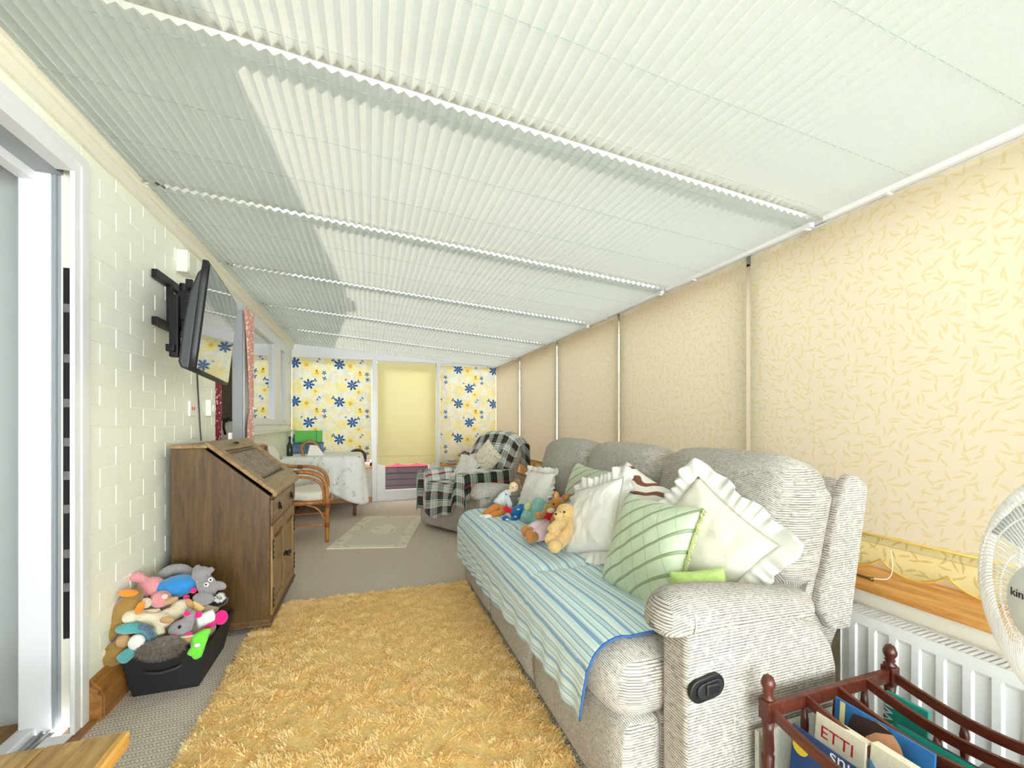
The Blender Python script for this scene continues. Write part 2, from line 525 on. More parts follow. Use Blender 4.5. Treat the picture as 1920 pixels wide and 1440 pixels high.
# skirting boards
def skirt_profile(t, h):       # (depth, z)
    return [(0, 0), (t, 0), (t, h * 0.62), (t * 0.86, h * 0.66), (t * 0.86, h * 0.74), (t * 0.62, h * 0.84), (t * 0.36, h * 0.94), (t * 0.3, h), (0, h)]
sk = MB().prism([(XL + d, z) for d, z in skirt_profile(0.052, 0.148)], 'Y', 1.985, 6.34)
struct(sk, 'baseboard_left', OAK_SKIRT, bevel=0.002)
sk = MB().prism([(XL - 0.02 + d, z) for d, z in skirt_profile(0.07, 0.147)], 'Y', 1.972, 1.986)
struct(sk, 'trim_4', OAK_SKIRT, bevel=0.002)
struct(MB().box(-0.93, 0.03, 6.34, 6.362, 0, 0.062), 'baseboard_far', PINE_X, bevel=0.003)
struct(MB().box(1.685, 1.702, YB, 6.3, 0, 0.07), 'baseboard_right', PINE, bevel=0.003)

# ------------------------------------------------------------------ house doorway on the left (door_1): white frame, aluminium track, threshold
d1 = MB()
for y0, y1 in ((1.895, 1.972),):
    d1.box(-0.994, -0.980, y0, y1, 0.0, 2.06); d1.box(-0.990, -0.976, y0 + 0.035, y1, 0.0, 2.06)
d1.box(-1.035, -0.980, 0.25, 1.9, 1.985, 2.06); d1.box(-1.0, -0.976, 0.25, 1.935, 2.02, 2.06)
d1.box(-1.035, -0.972, 0.22, 0.3, 0.0, 2.06)
d1.box(-1.165, -1.076, 1.952, 1.972, 0.0, 2.04).box(-1.165, -1.12, 1.972, 2.06, 0.0, 2.04).box(-1.165, -1.118, 0.25, 1.96, 1.96, 2.06)      # inner jamb and head
d1.box(-1.06, -0.985, 0.25, 1.90, -0.004, 0.018).box(-1.168, -1.118, 0.25, 1.96, -0.004, 0.03)   # threshold
door1 = struct(d1, 'door_1', UPVC, bevel=0.003)
tr = MB().box(-1.0755, -1.048, 1.958, 1.969, 0.0, 2.04).box(-1.062, -1.058, 1.945, 1.958, 0.0, 2.04).box(-1.118, -1.04, 0.25, 1.95, 1.99, 2.06)
tr.box(-1.118, -1.06, 0.25, 1.95, -0.004, 0.004).box(-1.102, -1.094, 0.25, 1.95, 0.004, 0.014).box(-1.08, -1.074, 0.25, 1.95, 0.004, 0.014)
tr.build('track', ALU, door1)
MB().box(-1.048, -0.994, 1.955, 1.969, 0.0, 2.04).build('recess', UPVC_CREAM, door1)
lk = MB().box(-1.040, -1.014, 1.950, 1.9555, 0.33, 1.66)
lko = lk.build('lock_strip', BLACK, door1)
lk = MB()
for z in (0.50, 0.62, 0.78, 0.9, 1.02, 1.16, 1.32, 1.5): lk.box(-1.036, -1.018, 1.946, 1.951, z, z + 0.03)
lk.build('keep', plain('steel_keep', srgb(190, 190, 188), 0.3, 0.8), door1)
struct(MB().box(-1.03, -0.985, 1.0, 1.972, 0.0, 0.006).box(-0.985, -0.955, 0.25, 1.985, 0.0, 0.012), 'trim_5', OAK_SKIRT)
# the room behind the doorway
hw = MB().box(-3.6, -1.165, 2.06, 2.16, -0.05, 2.42).box(-3.7, -3.6, -0.6, 2.16, -0.05, 2.42).box(-3.6, -1.09, -0.7, -0.6, -0.05, 2.42)
struct(hw, 'wall_house', GREYWALL)
struct(MB().prism([(2.06, 2.30), (2.06, 2.42), (1.94, 2.42), (1.955, 2.385), (1.99, 2.335)], 'X', -3.6, -1.17), 'trim_6', UPVC)
struct(MB().box(-3.7, -1.09, -0.7, 2.16, 2.42, 2.5), 'ceiling_house', PLASTER)

# ------------------------------------------------------------------ house window on the left wall (window_1)
w1 = MB(); FX0, FX1 = -1.045, -0.985
w1.box(FX0, FX1, 3.36, 6.24, 2.03, 2.09)                                       # head
w1.box(FX0, FX1, 6.14, 6.24, 1.06, 2.05)                                      # right jamb
w1.box(FX0 - 0.01, FX1 + 0.004, 4.02, 4.19, 0.93, 2.05)                              # post beside the open part
w1.box(FX0, FX1, 4.19, 6.2, 1.03, 1.09)                                        # cill rail
win1 = struct(w1, 'window_1', UPVC, bevel=0.004)
MB().box(-1.06, -0.986, 3.995, 4.02, 0.93, 2.05).build('reveal', plain('grey_reveal', srgb(150, 156, 162), 0.5), win1)
sh = MB()
for a, b, z0, z1 in ((4.19, 4.30, 1.09, 2.03), (5.19, 5.5, 1.09, 2.03), (5.78, 6.14, 1.09, 2.03)): sh.box(FX0 + 0.01, FX1 + 0.012, a, b, z0, z1)
for a, b in ((4.3, 5.19), (5.5, 5.78)): sh.box(FX0 + 0.01, FX1 + 0.012, a, b, 1.09, 1.155).box(FX0 + 0.01, FX1 + 0.012, a, b, 1.965, 2.03)
sh.build('sash', UPVC, win1, bevel=0.004)
MB().box(-1.012, -1.006, 4.3, 5.19, 1.155, 1.965).box(-1.012, -1.006, 5.5, 5.78, 1.155, 1.965).build('pane', glass_pane('house_window_glass', (0.85, 0.88, 0.87, 1), 0.0, 4.0), win1)
struct(MB().box(-1.0, -0.93, 4.12, 6.28, 1.005, 1.03), 'trim_7', UPVC, bevel=0.006)
struct(MB().box(-1.0, XL + 0.012, 3.3, 6.3, 2.09, 2.105), 'trim_8', UPVC_CREAM)
# kitchen behind the open part
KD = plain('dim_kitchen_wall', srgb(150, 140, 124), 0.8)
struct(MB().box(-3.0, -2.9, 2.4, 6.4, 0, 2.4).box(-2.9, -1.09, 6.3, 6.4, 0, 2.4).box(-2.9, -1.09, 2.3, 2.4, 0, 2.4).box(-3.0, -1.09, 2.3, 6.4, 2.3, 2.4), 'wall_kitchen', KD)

# ------------------------------------------------------------------ right windows, one per bay, and their sill
POST_Y = [-2.6, -1.98, -0.78, 0.48, 1.70, 2.90, 4.07, 5.235, 6.42]
wi = 2
for a, b in zip(POST_Y[:-1], POST_Y[1:]):
    fr = MB(); p = 0.06
    fr.box(1.90, 1.965, a, a + p, 0.53, 2.0).box(1.90, 1.965, b - p, b, 0.53, 2.0)
    fr.box(1.90, 1.965, a, b, 0.53, 0.60).box(1.90, 1.965, a, b, 1.93, 2.0)
    w = struct(fr, 'window_%d' % wi, UPVC, bevel=0.004); wi += 1
    MB().box(1.928, 1.936, a + p, b - p, 0.60, 1.93).build('pane', GLASS, w)
struct(MB().box(1.645, 1.90, YB, 6.36, 0.512, 0.536), 'trim_9', PINE, bevel=0.006)
# eaves beam and the round white rail below it
struct(MB().box(1.872, 1.98, YB, 6.5, 1.985, 2.05).tube([(1.868, YB, 1.995), (1.868, 6.34, 1.995)], 0.017, 12), 'trim_10', UPVC, bevel=0.004)
struct(MB().box(1.98, 2.2, YB - 0.1, 6.6, 1.93, 2.02), 'trim_11', UPVC, bevel=0.02)

# ------------------------------------------------------------------ far windows and the far door (door_2)
for n, (x0, x1) in ((wi, (XL, 0.05)), (wi + 1, (0.985, 1.9))):
    fr = MB().box(x0, x0 + 0.05, 6.385, 6.45, 0.49, 2.0).box(x1 - 0.05, x1, 6.385, 6.45, 0.49, 2.0).box(x0, x1, 6.385, 6.45, 0.49, 0.55).box(x0, x1, 6.385, 6.45, 1.93, 2.0)
    w = struct(fr, 'window_%d' % n, UPVC, bevel=0.004)
    MB().box(x0 + 0.05, x1 - 0.05, 6.412, 6.42, 0.55, 1.93).build('pane', GLASS, w)
struct(MB().box(0.03, 0.098, 6.30, 6.46, 0.0, 2.0).box(0.94, 0.992, 6.30, 6.46, 0.0, 2.0), 'trim_12', UPVC, bevel=0.004)
struct(MB().box(XL, 0.03, 6.24, 6.39, 0.478, 0.502), 'trim_13', PINE_X, bevel=0.004)
struct(MB().box(0.99, 1.66, 6.2, 6.39, 0.478, 0.502), 'trim_14', PINE_X, bevel=0.004)
dd = MB().box(0.098, 0.215, 6.37, 6.43, 0.02, 1.98).box(0.83, 0.94, 6.37, 6.43, 0.02, 1.98).box(0.2, 0.84, 6.37, 6.43, 0.02, 0.145).box(0.2, 0.84, 6.37, 6.43, 1.86, 1.98)
dd.box(0.06, 0.96, 6.33, 6.46, 0.0, 0.03)
door2 = struct(dd, 'door_2', UPVC, bevel=0.005)
MB().box(0.21, 0.835, 6.397, 6.403, 0.14, 1.865).build('pane', GLASS, door2)

# ------------------------------------------------------------------ roof: glazing bars and panes
RAFT = [1.302 + k for k in range(-3, 6)]
for i, y in enumerate(RAFT):
    a, b = -0.97, 1.88
    mb = MB().prism([(a, roofz(a) + 0.018), (b, roofz(b) + 0.018), (b, roofz(b) + 0.118), (a, roofz(a) + 0.118)], 'Y', y - 0.026, y + 0.026)
    struct(mb, 'trim_%d' % (15 + i), UPVC)
pn = MB()
for y0, y1 in zip([YB] + RAFT, RAFT + [6.5]):
    a, b = -0.97, 1.98
    pn.prism([(a, roofz(a) + 0.07), (b, roofz(b) + 0.07), (b, roofz(b) + 0.076), (a, roofz(a) + 0.076)], 'Y', y0 + 0.03, y1 - 0.03)
struct(pn, 'ceiling', ROOF_GLASS)

# ------------------------------------------------------------------ garden beyond the glass
def garden_brick():
    m = M('pink_garden_brick'); co = m.coord(); p = m.sep(co)
    n = m.node('ShaderNodeTexBrick'); m.link(m.comb(p[1], p[2], 0), n.inputs['Vector'])
    n.inputs['Scale'].default_value = 1.0; n.inputs['Brick Width'].default_value = 0.225; n.inputs['Row Height'].default_value = 0.075; n.inputs['Mortar Size'].default_value = 0.008
    n.inputs['Color1'].default_value = srgb(186, 122, 104); n.inputs['Color2'].default_value = srgb(198, 138, 120); n.inputs['Mortar'].default_value = srgb(120, 92, 84)
    m.base(n.outputs['Color']); m.set(0.9); return m.m
struct(MB().box(4.6, 4.75, -3, 9, -0.2, 2.1), 'wall_garden', garden_brick())
FENCE = plain('dark_stained_slats', srgb(50, 36, 44), 0.7, var=0.15, scale=8)
REDP = plain('red_painted_boards', srgb(214, 62, 92), 0.7)
fe = thing('garden_fence', 'dark slatted garden fence seen through the low glass of the far door', 'fence', (0.5, 7.4, -0.15))
f = MB()
for k in range(5): f.box(-1.5, 1.5, -0.012, 0.012, 0.02 + k * 0.102, 0.02 + k * 0.102 + 0.088)
f.box(-1.5, 1.5, 0.006, 0.012, 0.02, 0.53)
f.build('slat_panel', FENCE, fe)
MB().box(-1.5, 1.5, -0.02, 0.02, 0.53, 1.15).build('top_board', REDP, fe)['label'] = 'red painted top board'
for x in (-1.4, 0.0, 1.4): MB().box(x - 0.04, x + 0.04, 0.022, 0.10, 0, 1.15).build('post', FENCE, fe)
# ------------------------------------------------------------------ pleated roof blinds
def pleat_mat():
    m = M('pleated_blind_fabric'); co = m.coord(); p = m.sep(co)
    v = m.mapping(co, (18, 60, 18))
    n = m.noise(v, 1.0, 3, 0.6, 1.5)
    lines = m.ramp(n, [(0.44, 0.0), (0.5, 1.0), (0.56, 0.0)])
    tcol = m.mix(m.math('MULTIPLY', lines, 0.6), (0.98, 0.945, 0.935, 1), (0.82, 0.88, 0.82, 1))
    return m.translucent(tcol, (0.42, 0.48, 0.42, 1), 0.5).m
PLEAT = pleat_mat()
CORD = plain('blind_cord', srgb(136, 158, 144), 0.8)
def pleated(y0, y1, label):
    x0, x1 = XL + 0.034, 1.822
    n = 75; amp = 0.0068
    mb = MB(); vs = []; fs = []
    ny = 5
    for j in range(ny):
        y = y0 + (y1 - y0) * j / (ny - 1)
        for i in range(2 * n + 1):
            x = x0 + (x1 - x0) * i / (2 * n)
            vs.append((x, y, roofz(x) + (amp if i % 2 else -amp)))
    W = 2 * n + 1
    for j in range(ny - 1):
        for i in range(2 * n): fs.append((j * W + i, j * W + i + 1, (j + 1) * W + i + 1, (j + 1) * W + i))
    o = mb.add(vs, fs).build('pleated_blind', PLEAT)
    tag(o, label, 'roof blind', 'pale green pleated blinds under the glass roof')
    # the tension cords run straight through the pleats and show as stitches
    for yc in (y0 + 0.045, y0 + 0.34, y0 + 0.65, y1 - 0.045):
        MB().cyl((x0, yc, roofz(x0) - amp * 0.45), (x1, yc, roofz(x1) - amp * 0.45), 0.0007, seg=6).build('cord', CORD, o)
    r = MB().box(x1 - 0.004, x1 + 0.022, y0 + 0.01, y1 - 0.01, roofz(x1) - 0.022, roofz(x1) + 0.008)
    r.box(x1 + 0.0, x1 + 0.03, y0 + 0.03, y0 + 0.045, roofz(x1) - 0.027, roofz(x1) - 0.02).box(x1 + 0.0, x1 + 0.03, y1 - 0.25, y1 - 0.235, roofz(x1) - 0.027, roofz(x1) - 0.02)
    r.build('bottom_rail', UPVC, o, bevel=0.004)
    MB().box(x0 - 0.015, x0 + 0.008, y0 + 0.01, y1 - 0.01, roofz(x0) - 0.008, roofz(x0) + 0.014).build('head_rail', UPVC_CREAM, o)
    return o
_pl = ['pleated roof blind at the very back end of the room', 'pleated roof blind at the back end of the room behind the camera', 'pleated roof blind behind the camera', 'pleated roof blind straight overhead of the camera',
       'nearest pleated roof blind in view, at the top of the photo, mostly sunlit',
       'pleated roof blind above the sofa arm and desk, second from the camera',
       'third pleated roof blind from the camera, above the television',
       'fourth pleated roof blind from the camera',
       'fifth pleated roof blind from the camera, with the tip of the shadow',
       'farthest pleated roof blind, above the flowered blinds']
for k in range(-3, 6):
    pleated(max(0.325 + k, YB + 0.01), 1.296 + k if k < 5 else 6.335, _pl[k + 3])

# ------------------------------------------------------------------ yellow leaf-pattern roller blinds along the right side
def leaf_mask(m, a, b, scale, ln, wd, seed):
    """one curved leaf per cell, each turned its own way; a,b are metres"""
    v = m.comb(m.math('ADD', a, seed * 3.7), m.math('ADD', b, seed * 1.9), 0.0)
    vo = m.node('ShaderNodeTexVoronoi', voronoi_dimensions='2D', feature='F1'); m.link(v, vo.inputs['Vector'])
    vo.inputs['Scale'].default_value = scale; vo.inputs['Randomness'].default_value = 0.75
    sb = m.node('ShaderNodeVectorMath', operation='SUBTRACT'); m.link(v, sb.inputs[0])
    m.link(vo.outputs['Position'], sb.inputs[1])
    d = m.sep(sb.outputs[0]); rc = m.sep(vo.outputs['Color'])
    an = m.math('MULTIPLY', rc[0], 6.283); cs, sn = m.math('COSINE', an), m.math('SINE', an)
    u = m.math('ADD', m.math('MULTIPLY', d[0], cs), m.math('MULTIPLY', d[1], sn))
    w = m.math('SUBTRACT', m.math('MULTIPLY', d[1], cs), m.math('MULTIPLY', d[0], sn))
    w = m.math('ADD', w, m.math('MULTIPLY', m.math('MULTIPLY', u, u), m.math('MULTIPLY', m.math('SUBTRACT', rc[1], 0.5), 30.0)))
    e = m.math('ADD', m.math('POWER', m.math('ABSOLUTE', m.math('DIVIDE', u, ln)), 1.6), m.math('POWER', m.math('ABSOLUTE', m.math('DIVIDE', w, wd)), 1.2))
    return m.math('LESS_THAN', e, 1.0)
def leaf_fabric(name, ground, leaf, refl_ground, refl_leaf, fac):
    m = M(name); p = m.sep(m.coord())
    k = m.math('MAXIMUM', leaf_mask(m, p[1], p[2], 22.0, 0.0215, 0.0042, 1.0), leaf_mask(m, p[1], p[2], 20.0, 0.021, 0.0040, 2.0))
    k = m.math('MULTIPLY', k, 0.85)
    return m.translucent(m.mix(k, ground, leaf), m.mix(k, refl_ground, refl_leaf), fac).m
LEAF = leaf_fabric('yellow_leaf_blind', (0.97, 0.91, 0.70, 1), (0.92, 0.79, 0.44, 1), (0.52, 0.475, 0.345, 1), (0.48, 0.41, 0.225, 1), 0.092)
LEAF_DARK = leaf_fabric('yellow_leaf_valance', (0.80, 0.66, 0.26, 1), (0.62, 0.46, 0.12, 1), (0.70, 0.62, 0.34, 1), (0.54, 0.43, 0.17, 1), 0.10)
ROPE = plain('gold_braid', srgb(226, 190, 96), 0.7, bump=0.6, scale=300)
STEEL = plain('blind_bracket_steel', srgb(150, 152, 150), 0.35, 0.8)
def scallop(t):
    """drop of the hem below its straight line, lobes meeting in upward points"""
    return 1.0 - abs(math.cos(math.pi * t)) ** 1.6 if False else math.sin(math.pi * (t % 1.0)) ** 0.75
def roller(y0, y1, label, hem=True):
    mb = MB(); n = 36
    zt, zb = 1.962, 0.668
    mb.grid(lambda u, v: (XR + 0.002 * math.sin(u * 9), y0 + (y1 - y0) * u, zb + (zt - zb) * v), 12, 6)
    o = mb.build('roller_blind', LEAF, smooth=True)
    tag(o, label, 'window blind', 'yellow leaf pattern roller blinds along the right side')
    MB().cyl((XR + 0.018, y0 - 0.004, zt + 0.004), (XR + 0.018, y1 + 0.004, zt + 0.004), 0.014, seg=14).build('roller', UPVC, o, smooth=False)
    MB().box(XR - 0.006, XR + 0.03, y0 - 0.012, y0 - 0.006, zt - 0.03, zt + 0.012).build('bracket', STEEL, o)
    MB().box(XR - 0.006, XR + 0.03, y1 + 0.006, y1 + 0.012, zt - 0.03, zt + 0.012).build('bracket', STEEL, o)
    lobes = max(1, round((y1 - y0) / 0.215))
    m2 = MB(); N = lobes * 12
    def val(u, v):
        y = y0 + (y1 - y0) * u; s = scallop(u * lobes)
        zl = 0.582 - 0.046 * s
        return (XR - 0.003 - 0.004 * (1 - v), y, zl + (0.650 - zl) * v)
    m2.grid(val, N, 4)
    vl = m2.build('valance', LEAF_DARK, o, smooth=True)
    MB().box(XR - 0.006, XR + 0.004, y0, y1, 0.636, 0.664).build('hem_bar', LEAF_DARK, o, bevel=0.003)
    MB().tube([(XR - 0.008, y0, 0.668), (XR - 0.008, y1, 0.668)], 0.0045, 6).build('braid', ROPE, o, smooth=True)
    MB().tube([(XR - 0.008, y0 + (y1 - y0) * i / N, 0.582 - 0.046 * scallop(i / N * lobes)) for i in range(N + 1)], 0.0042, 6).build('braid', ROPE, o, smooth=True)
    return o
roller(-0.76, 0.465, 'yellow leaf pattern roller blind behind the fan, hardly in view')
roller(0.495, 1.683, 'large yellow roller blind nearest the camera, beside the white fan')
roller(1.708, 2.892, 'yellow roller blind rising behind the near sofa backrest, left of the pale post')
roller(2.908, 4.062, 'yellow roller blind rising behind the far sofa backrest')
roller(4.078, 5.23, 'yellow roller blind between the small carved figure and the tartan armchair')
roller(5.242, 6.322, 'farthest yellow roller blind on the right side, in the room corner')

# ------------------------------------------------------------------ flowered blinds and the plain door blind at the far end
def floral_mat():
    m = M('flowered_blind'); p = m.sep(m.coord()); PU, PV = 0.555, 0.52
    U, V = p[0], p[2]
    def local(cx, cy):
        return (m.math('WRAP', m.math('SUBTRACT', U, cx), -PU / 2, PU / 2), m.math('WRAP', m.math('SUBTRACT', V, cy), -PV / 2, PV / 2))
    for_wrap = None
    def flower(cx, cy, rad, npet, sharp=0.45, ph=0.0, hole=0.0):
        du, dv = local(cx, cy)
        r = m.math('SQRT', m.math('ADD', m.math('MULTIPLY', du, du), m.math('MULTIPLY', dv, dv)))
        th = m.math('ARCTAN2', dv, du)
        pet = m.math('ABSOLUTE', m.math('COSINE', m.math('ADD', m.math('MULTIPLY', th, npet / 2.0), ph)))
        lim = m.math('MULTIPLY', m.math('POWER', pet, sharp), rad)
        k = m.math('LESS_THAN', r, lim)
        if hole: k = m.math('MULTIPLY', k, m.math('GREATER_THAN', r, hole))
        return k, r
    co = m.comb(U, V, 0)
    n1 = m.noise(co, 14, 3, 0.55, 0.8); n2 = m.noise(co, 9, 2, 0.5, 1.0); n3 = m.noise(co, 40, 2)
    c = m.ramp(n1, [(0.40, srgb(232, 229, 220)), (0.50, srgb(238, 230, 186)), (0.58, srgb(240, 222, 150)), (0.66, srgb(236, 230, 216))])
    c = m.mix(m.ramp(n2, [(0.52, 0.0), (0.58, 0.55)]), c, srgb(205, 212, 222))
    def paint(c, k, col, amt=1.0): return m.mix(m.math('MULTIPLY', k, amt), c, col)
    X0, Z0 = -0.395, 0.885     # one blue flower of the repeat
    for dx, dz, rad in ((0.14, -0.02, 0.085), (-0.13, 0.05, 0.07), (0.02, 0.2, 0.08), (0.27, -0.13, 0.075), (0.25, 0.14, 0.06)):
        k, r = flower(X0 + dx, Z0 + dz, rad, 9, 0.25); c = paint(c, k, srgb(242, 220, 124), 0.7)
        k2 = m.math('LESS_THAN', r, rad * 0.3); c = paint(c, k2, srgb(232, 222, 190) if dx < 0.1 else srgb(226, 176, 60), 0.9)
    k, r = flower(X0 + 0.265, Z0 - 0.10, 0.014, 5, 0.3); c = paint(c, k, srgb(110, 88, 40))
    for dx, dz, rad, n_ in ((0, 0, 0.074, 7), (0.167, 0.235, 0.074, 7)):
        k, r = flower(X0 + dx, Z0 + dz, rad, n_, 0.6, 0.3, 0.006); c = paint(c, k, srgb(44, 92, 150))
    for dx, dz, rad, n_ in ((-0.08, 0.055, 0.028, 3), (0.245, 0.29, 0.028, 3), (0.36, -0.125, 0.033, 5), (-0.19, -0.2, 0.03, 4), (-0.28, 0.03, 0.018, 3), (0.08, -0.21, 0.016, 3), (0.30, 0.06, 0.018, 2)):
        k, r = flower(X0 + dx, Z0 + dz, rad, n_, 0.9, 0.8); c = paint(c, k, srgb(64, 104, 152))
    return m.translucent(c, m.mix(0.0, m.mix(1.0, c, (0.86, 0.86, 0.86, 1), 'MULTIPLY'), c), 0.06).m
FLORAL = floral_mat()
PLAINY = M('plain_yellow_blind'); PLAINY = PLAINY.translucent((0.90, 0.80, 0.42, 1), (0.80, 0.71, 0.38, 1), 0.045).m
PLAIN_TRIM = plain('yellow_hem', srgb(222, 202, 120), 0.8)
def flat_blind(x0, x1, zt, zb, mat, label, scal, name='roller_blind'):
    mb = MB(); N = 48; lob = scal
    def f(u, v):
        x = x0 + (x1 - x0) * u
        lo = zb - (0.03 * (scallop(u * lob)) if lob else 0)
        return (x, YF - 0.004 * math.sin(v * 3.1), lo + (zt - lo) * v)
    mb.grid(f, N, 10)
    o = mb.build(name, mat, smooth=True)
    tag(o, label, 'window blind')
    MB().cyl((x0 - 0.004, YF + 0.02, zt + 0.004), (x1 + 0.004, YF + 0.02, zt + 0.004), 0.014, seg=12).build('roller', UPVC, o)
    MB().box(x0 + 0.002, x1 - 0.002, YF - 0.006, YF + 0.002, zb + 0.10, zb + 0.106).build('hem_bar', PLAIN_TRIM, o)
    return o
flat_blind(XL + 0.003, 0.026, 2.002, 0.60, FLORAL, 'wide flowered blind in blue and yellow behind the table', 4)
flat_blind(0.108, 0.93, 1.985, 0.535, PLAINY, 'plain yellow blind with scalloped hem over the far door', 3)
flat_blind(0.998, 1.861, 1.97, 0.53, FLORAL, 'narrower flowered blind behind the tartan armchair', 4)

# ------------------------------------------------------------------ grey woven sofa
def weave(name, along, across, lite, mid, dark, pitch=0.0076, bump=0.5, side=0):
    """chunky woven cloth: broken dark lines between slubby rows; `across` weights x,y,z into the row number"""
    m = M(name); co = m.coord(); p = m.sep(co)
    def dot(w):
        t = None
        for i in range(3):
            if abs(w[i]) < 1e-6: continue
            q = m.math('MULTIPLY', p[i], w[i]); t = q if t is None else m.math('ADD', t, q)
        return t
    wob = m.math('MULTIPLY', m.math('SUBTRACT', m.noise(co, 3.0, 1), 0.5), 0.5)
    ac_ = dot(across)
    if side:      # end faces keep level rows
        ny = m.math('GREATER_THAN', m.math('ABSOLUTE', m.sep(m.node('ShaderNodeNewGeometry').outputs['Normal'])[side - 1]), 0.72)
        ac_ = m.math('ADD', m.math('MULTIPLY', ac_, m.math('SUBTRACT', 1.0, ny)), m.math('MULTIPLY', p[2], ny))
    row = m.math('ADD', m.math('DIVIDE', ac_, pitch), wob)
    rid = m.math('FLOOR', row); fr = m.math('FRACT', row)
    a = dot(along)
    dash = m.noise(m.comb(m.math('MULTIPLY', a, 52.0), m.math('MULTIPLY', rid, 7.31), 0), 1.0, 2, 0.6)
    dash = m.ramp(dash, [(0.34, 0.0), (0.52, 0.9)])
    gap = m.ramp(m.math('PINGPONG', fr, 0.5), [(0.08, 1.0), (0.21, 0.0)])
    k = m.math('MULTIPLY', gap, dash)
    fl = m.noise(m.comb(m.math('MULTIPLY', a, 300.0), m.math('MULTIPLY', row, 2.0), 0), 1.0, 2, 0.7)
    c = m.ramp(fl, [(0.33, mid), (0.6, lite)])
    c = m.mix(k, c, dark)
    k2 = m.ramp(m.noise(m.comb(m.math('MULTIPLY', a, 140.0), m.math('MULTIPLY', row, 1.0), 3.3), 1.0, 1), [(0.58, 0.0), (0.68, 0.4)])
    c = m.mix(k2, c, dark)
    m.base(c); m.set(0.92, spec=0.15, sheen=0.15)
    m.bump(m.math('SUBTRACT', m.math('MULTIPLY', fl, 0.4), k), bump, 0.003)
    return m.m
G_L, G_M, G_D = srgb(203, 196, 188), srgb(168, 161, 154), srgb(74, 73, 78)
FAB_Y = weave('grey_weave_lengthwise', (0.35, 1, 0), (1.0, 0, 1.0), G_L, G_M, G_D, side=2)
FAB_X = weave('grey_weave_on_arms', (1, 0.35, 0), (0, 1.0, 1.0), G_L, G_M, G_D, side=1)
PIPE_FAB = plain('grey_weave_piping', srgb(170, 168, 164), 0.9)
sofa = thing('recliner_sofa', 'grey woven three-seat recliner sofa under the yellow blinds with a striped throw', 'sofa')
S0, S1 = 0.965, 2.955
seat_w = (S1 - S0) / 3
for i in range(3):
    yc = S0 + seat_w * (i + 0.5)
    def pad(p, u):
        x, y, z = p
        x += -0.022 * (1 - u.y ** 2) * (1 if u.x < 0 else 0) * (1 - abs(u.z) * 0.4)
        z += 0.008 * (1 - u.y ** 4) * (1 - u.x ** 2) * (1 if u.z > 0 else 0)
        return (x, y, z)
    MB().rbox((0.895, yc, 0.377), (0.56, seat_w - 0.008, 0.205), 0.085, 14, pad).build('seat', FAB_Y, sofa, smooth=True)
    def front(p, u):
        return (p.x - 0.012 * (1 - u.z ** 2) * (1 if u.x < 0 else 0), p.y, p.z)
    MB().rbox((0.70, yc, 0.16), (0.13, seat_w - 0.008, 0.29), 0.03, 8, front).build('footrest', FAB_Y, sofa, smooth=True)
MB().box(0.76, 1.26, S0 + 0.01, S1 - 0.01, 0.03, 0.30).build('base', FAB_Y, sofa, bevel=0.01)
for i in range(3):
    bw = (S1 + 0.03 - (S0 + 0.01)) / 3; yc = S0 + 0.01 + bw * (i + 0.5)
    def back(p, u):
        x, y, z = p
        cor = max(0.0, abs(u.y) - 0.45) / 0.55
        z -= 0.055 * cor ** 2.2 * max(0, u.z * 0.5 + 0.5) ** 2 * (1.0)
        if u.x < 0: x -= 0.055 * (1 - u.y ** 2) * (1 - (u.z * 0.75 + 0.05) ** 2)
        x += 0.004 * math.sin(z * 95 + 6 * u.y + 3 * math.sin(9 * u.y)) * max(0, abs(u.y) - 0.25) * max(0, u.z) * (1 if u.x < 0.2 else 0) * 2.0
        if u.z > 0.2: z += 0.004 * math.sin(y * 60 + i * 2) * (u.z - 0.2) * max(0, abs(u.y) - 0.3)
        return (x, y, z)
    MB().rbox((1.345, yc, 0.775), (0.235, bw + 0.004, 0.44), 0.095, 26, back, rot=(0, R(15), 0)).build('backrest', FAB_Y, sofa, smooth=True)
    MB().rbox((1.235, yc, 0.525), (0.25, bw - 0.006, 0.15), 0.065, 10, lambda p, u: (p.x - 0.012 * (1 - u.y ** 2) * (u.x < 0), p.y, p.z), rot=(0, R(14), 0)).build('lumbar_pad', FAB_Y, sofa, smooth=True)
for y0, y1 in ((0.958, 0.995), (2.975, 3.012)):
    MB().prism([(1.345, 0.52), (1.375, 0.62), (1.43, 0.82), (1.462, 0.905), (1.49, 0.935), (1.535, 0.925), (1.575, 0.89), (1.56, 0.80), (1.52, 0.60), (1.488, 0.43), (1.40, 0.44)], 'Y', y0, y1).build('back_side', FAB_X, sofa, bevel=0.012, segs=3)
MB().prism([(1.30, 0.20), (1.30, 0.5), (1.47, 0.92), (1.55, 0.90), (1.48, 0.44), (1.34, 0.2)], 'Y', 0.99, 2.98).build('back_panel', FAB_Y, sofa)
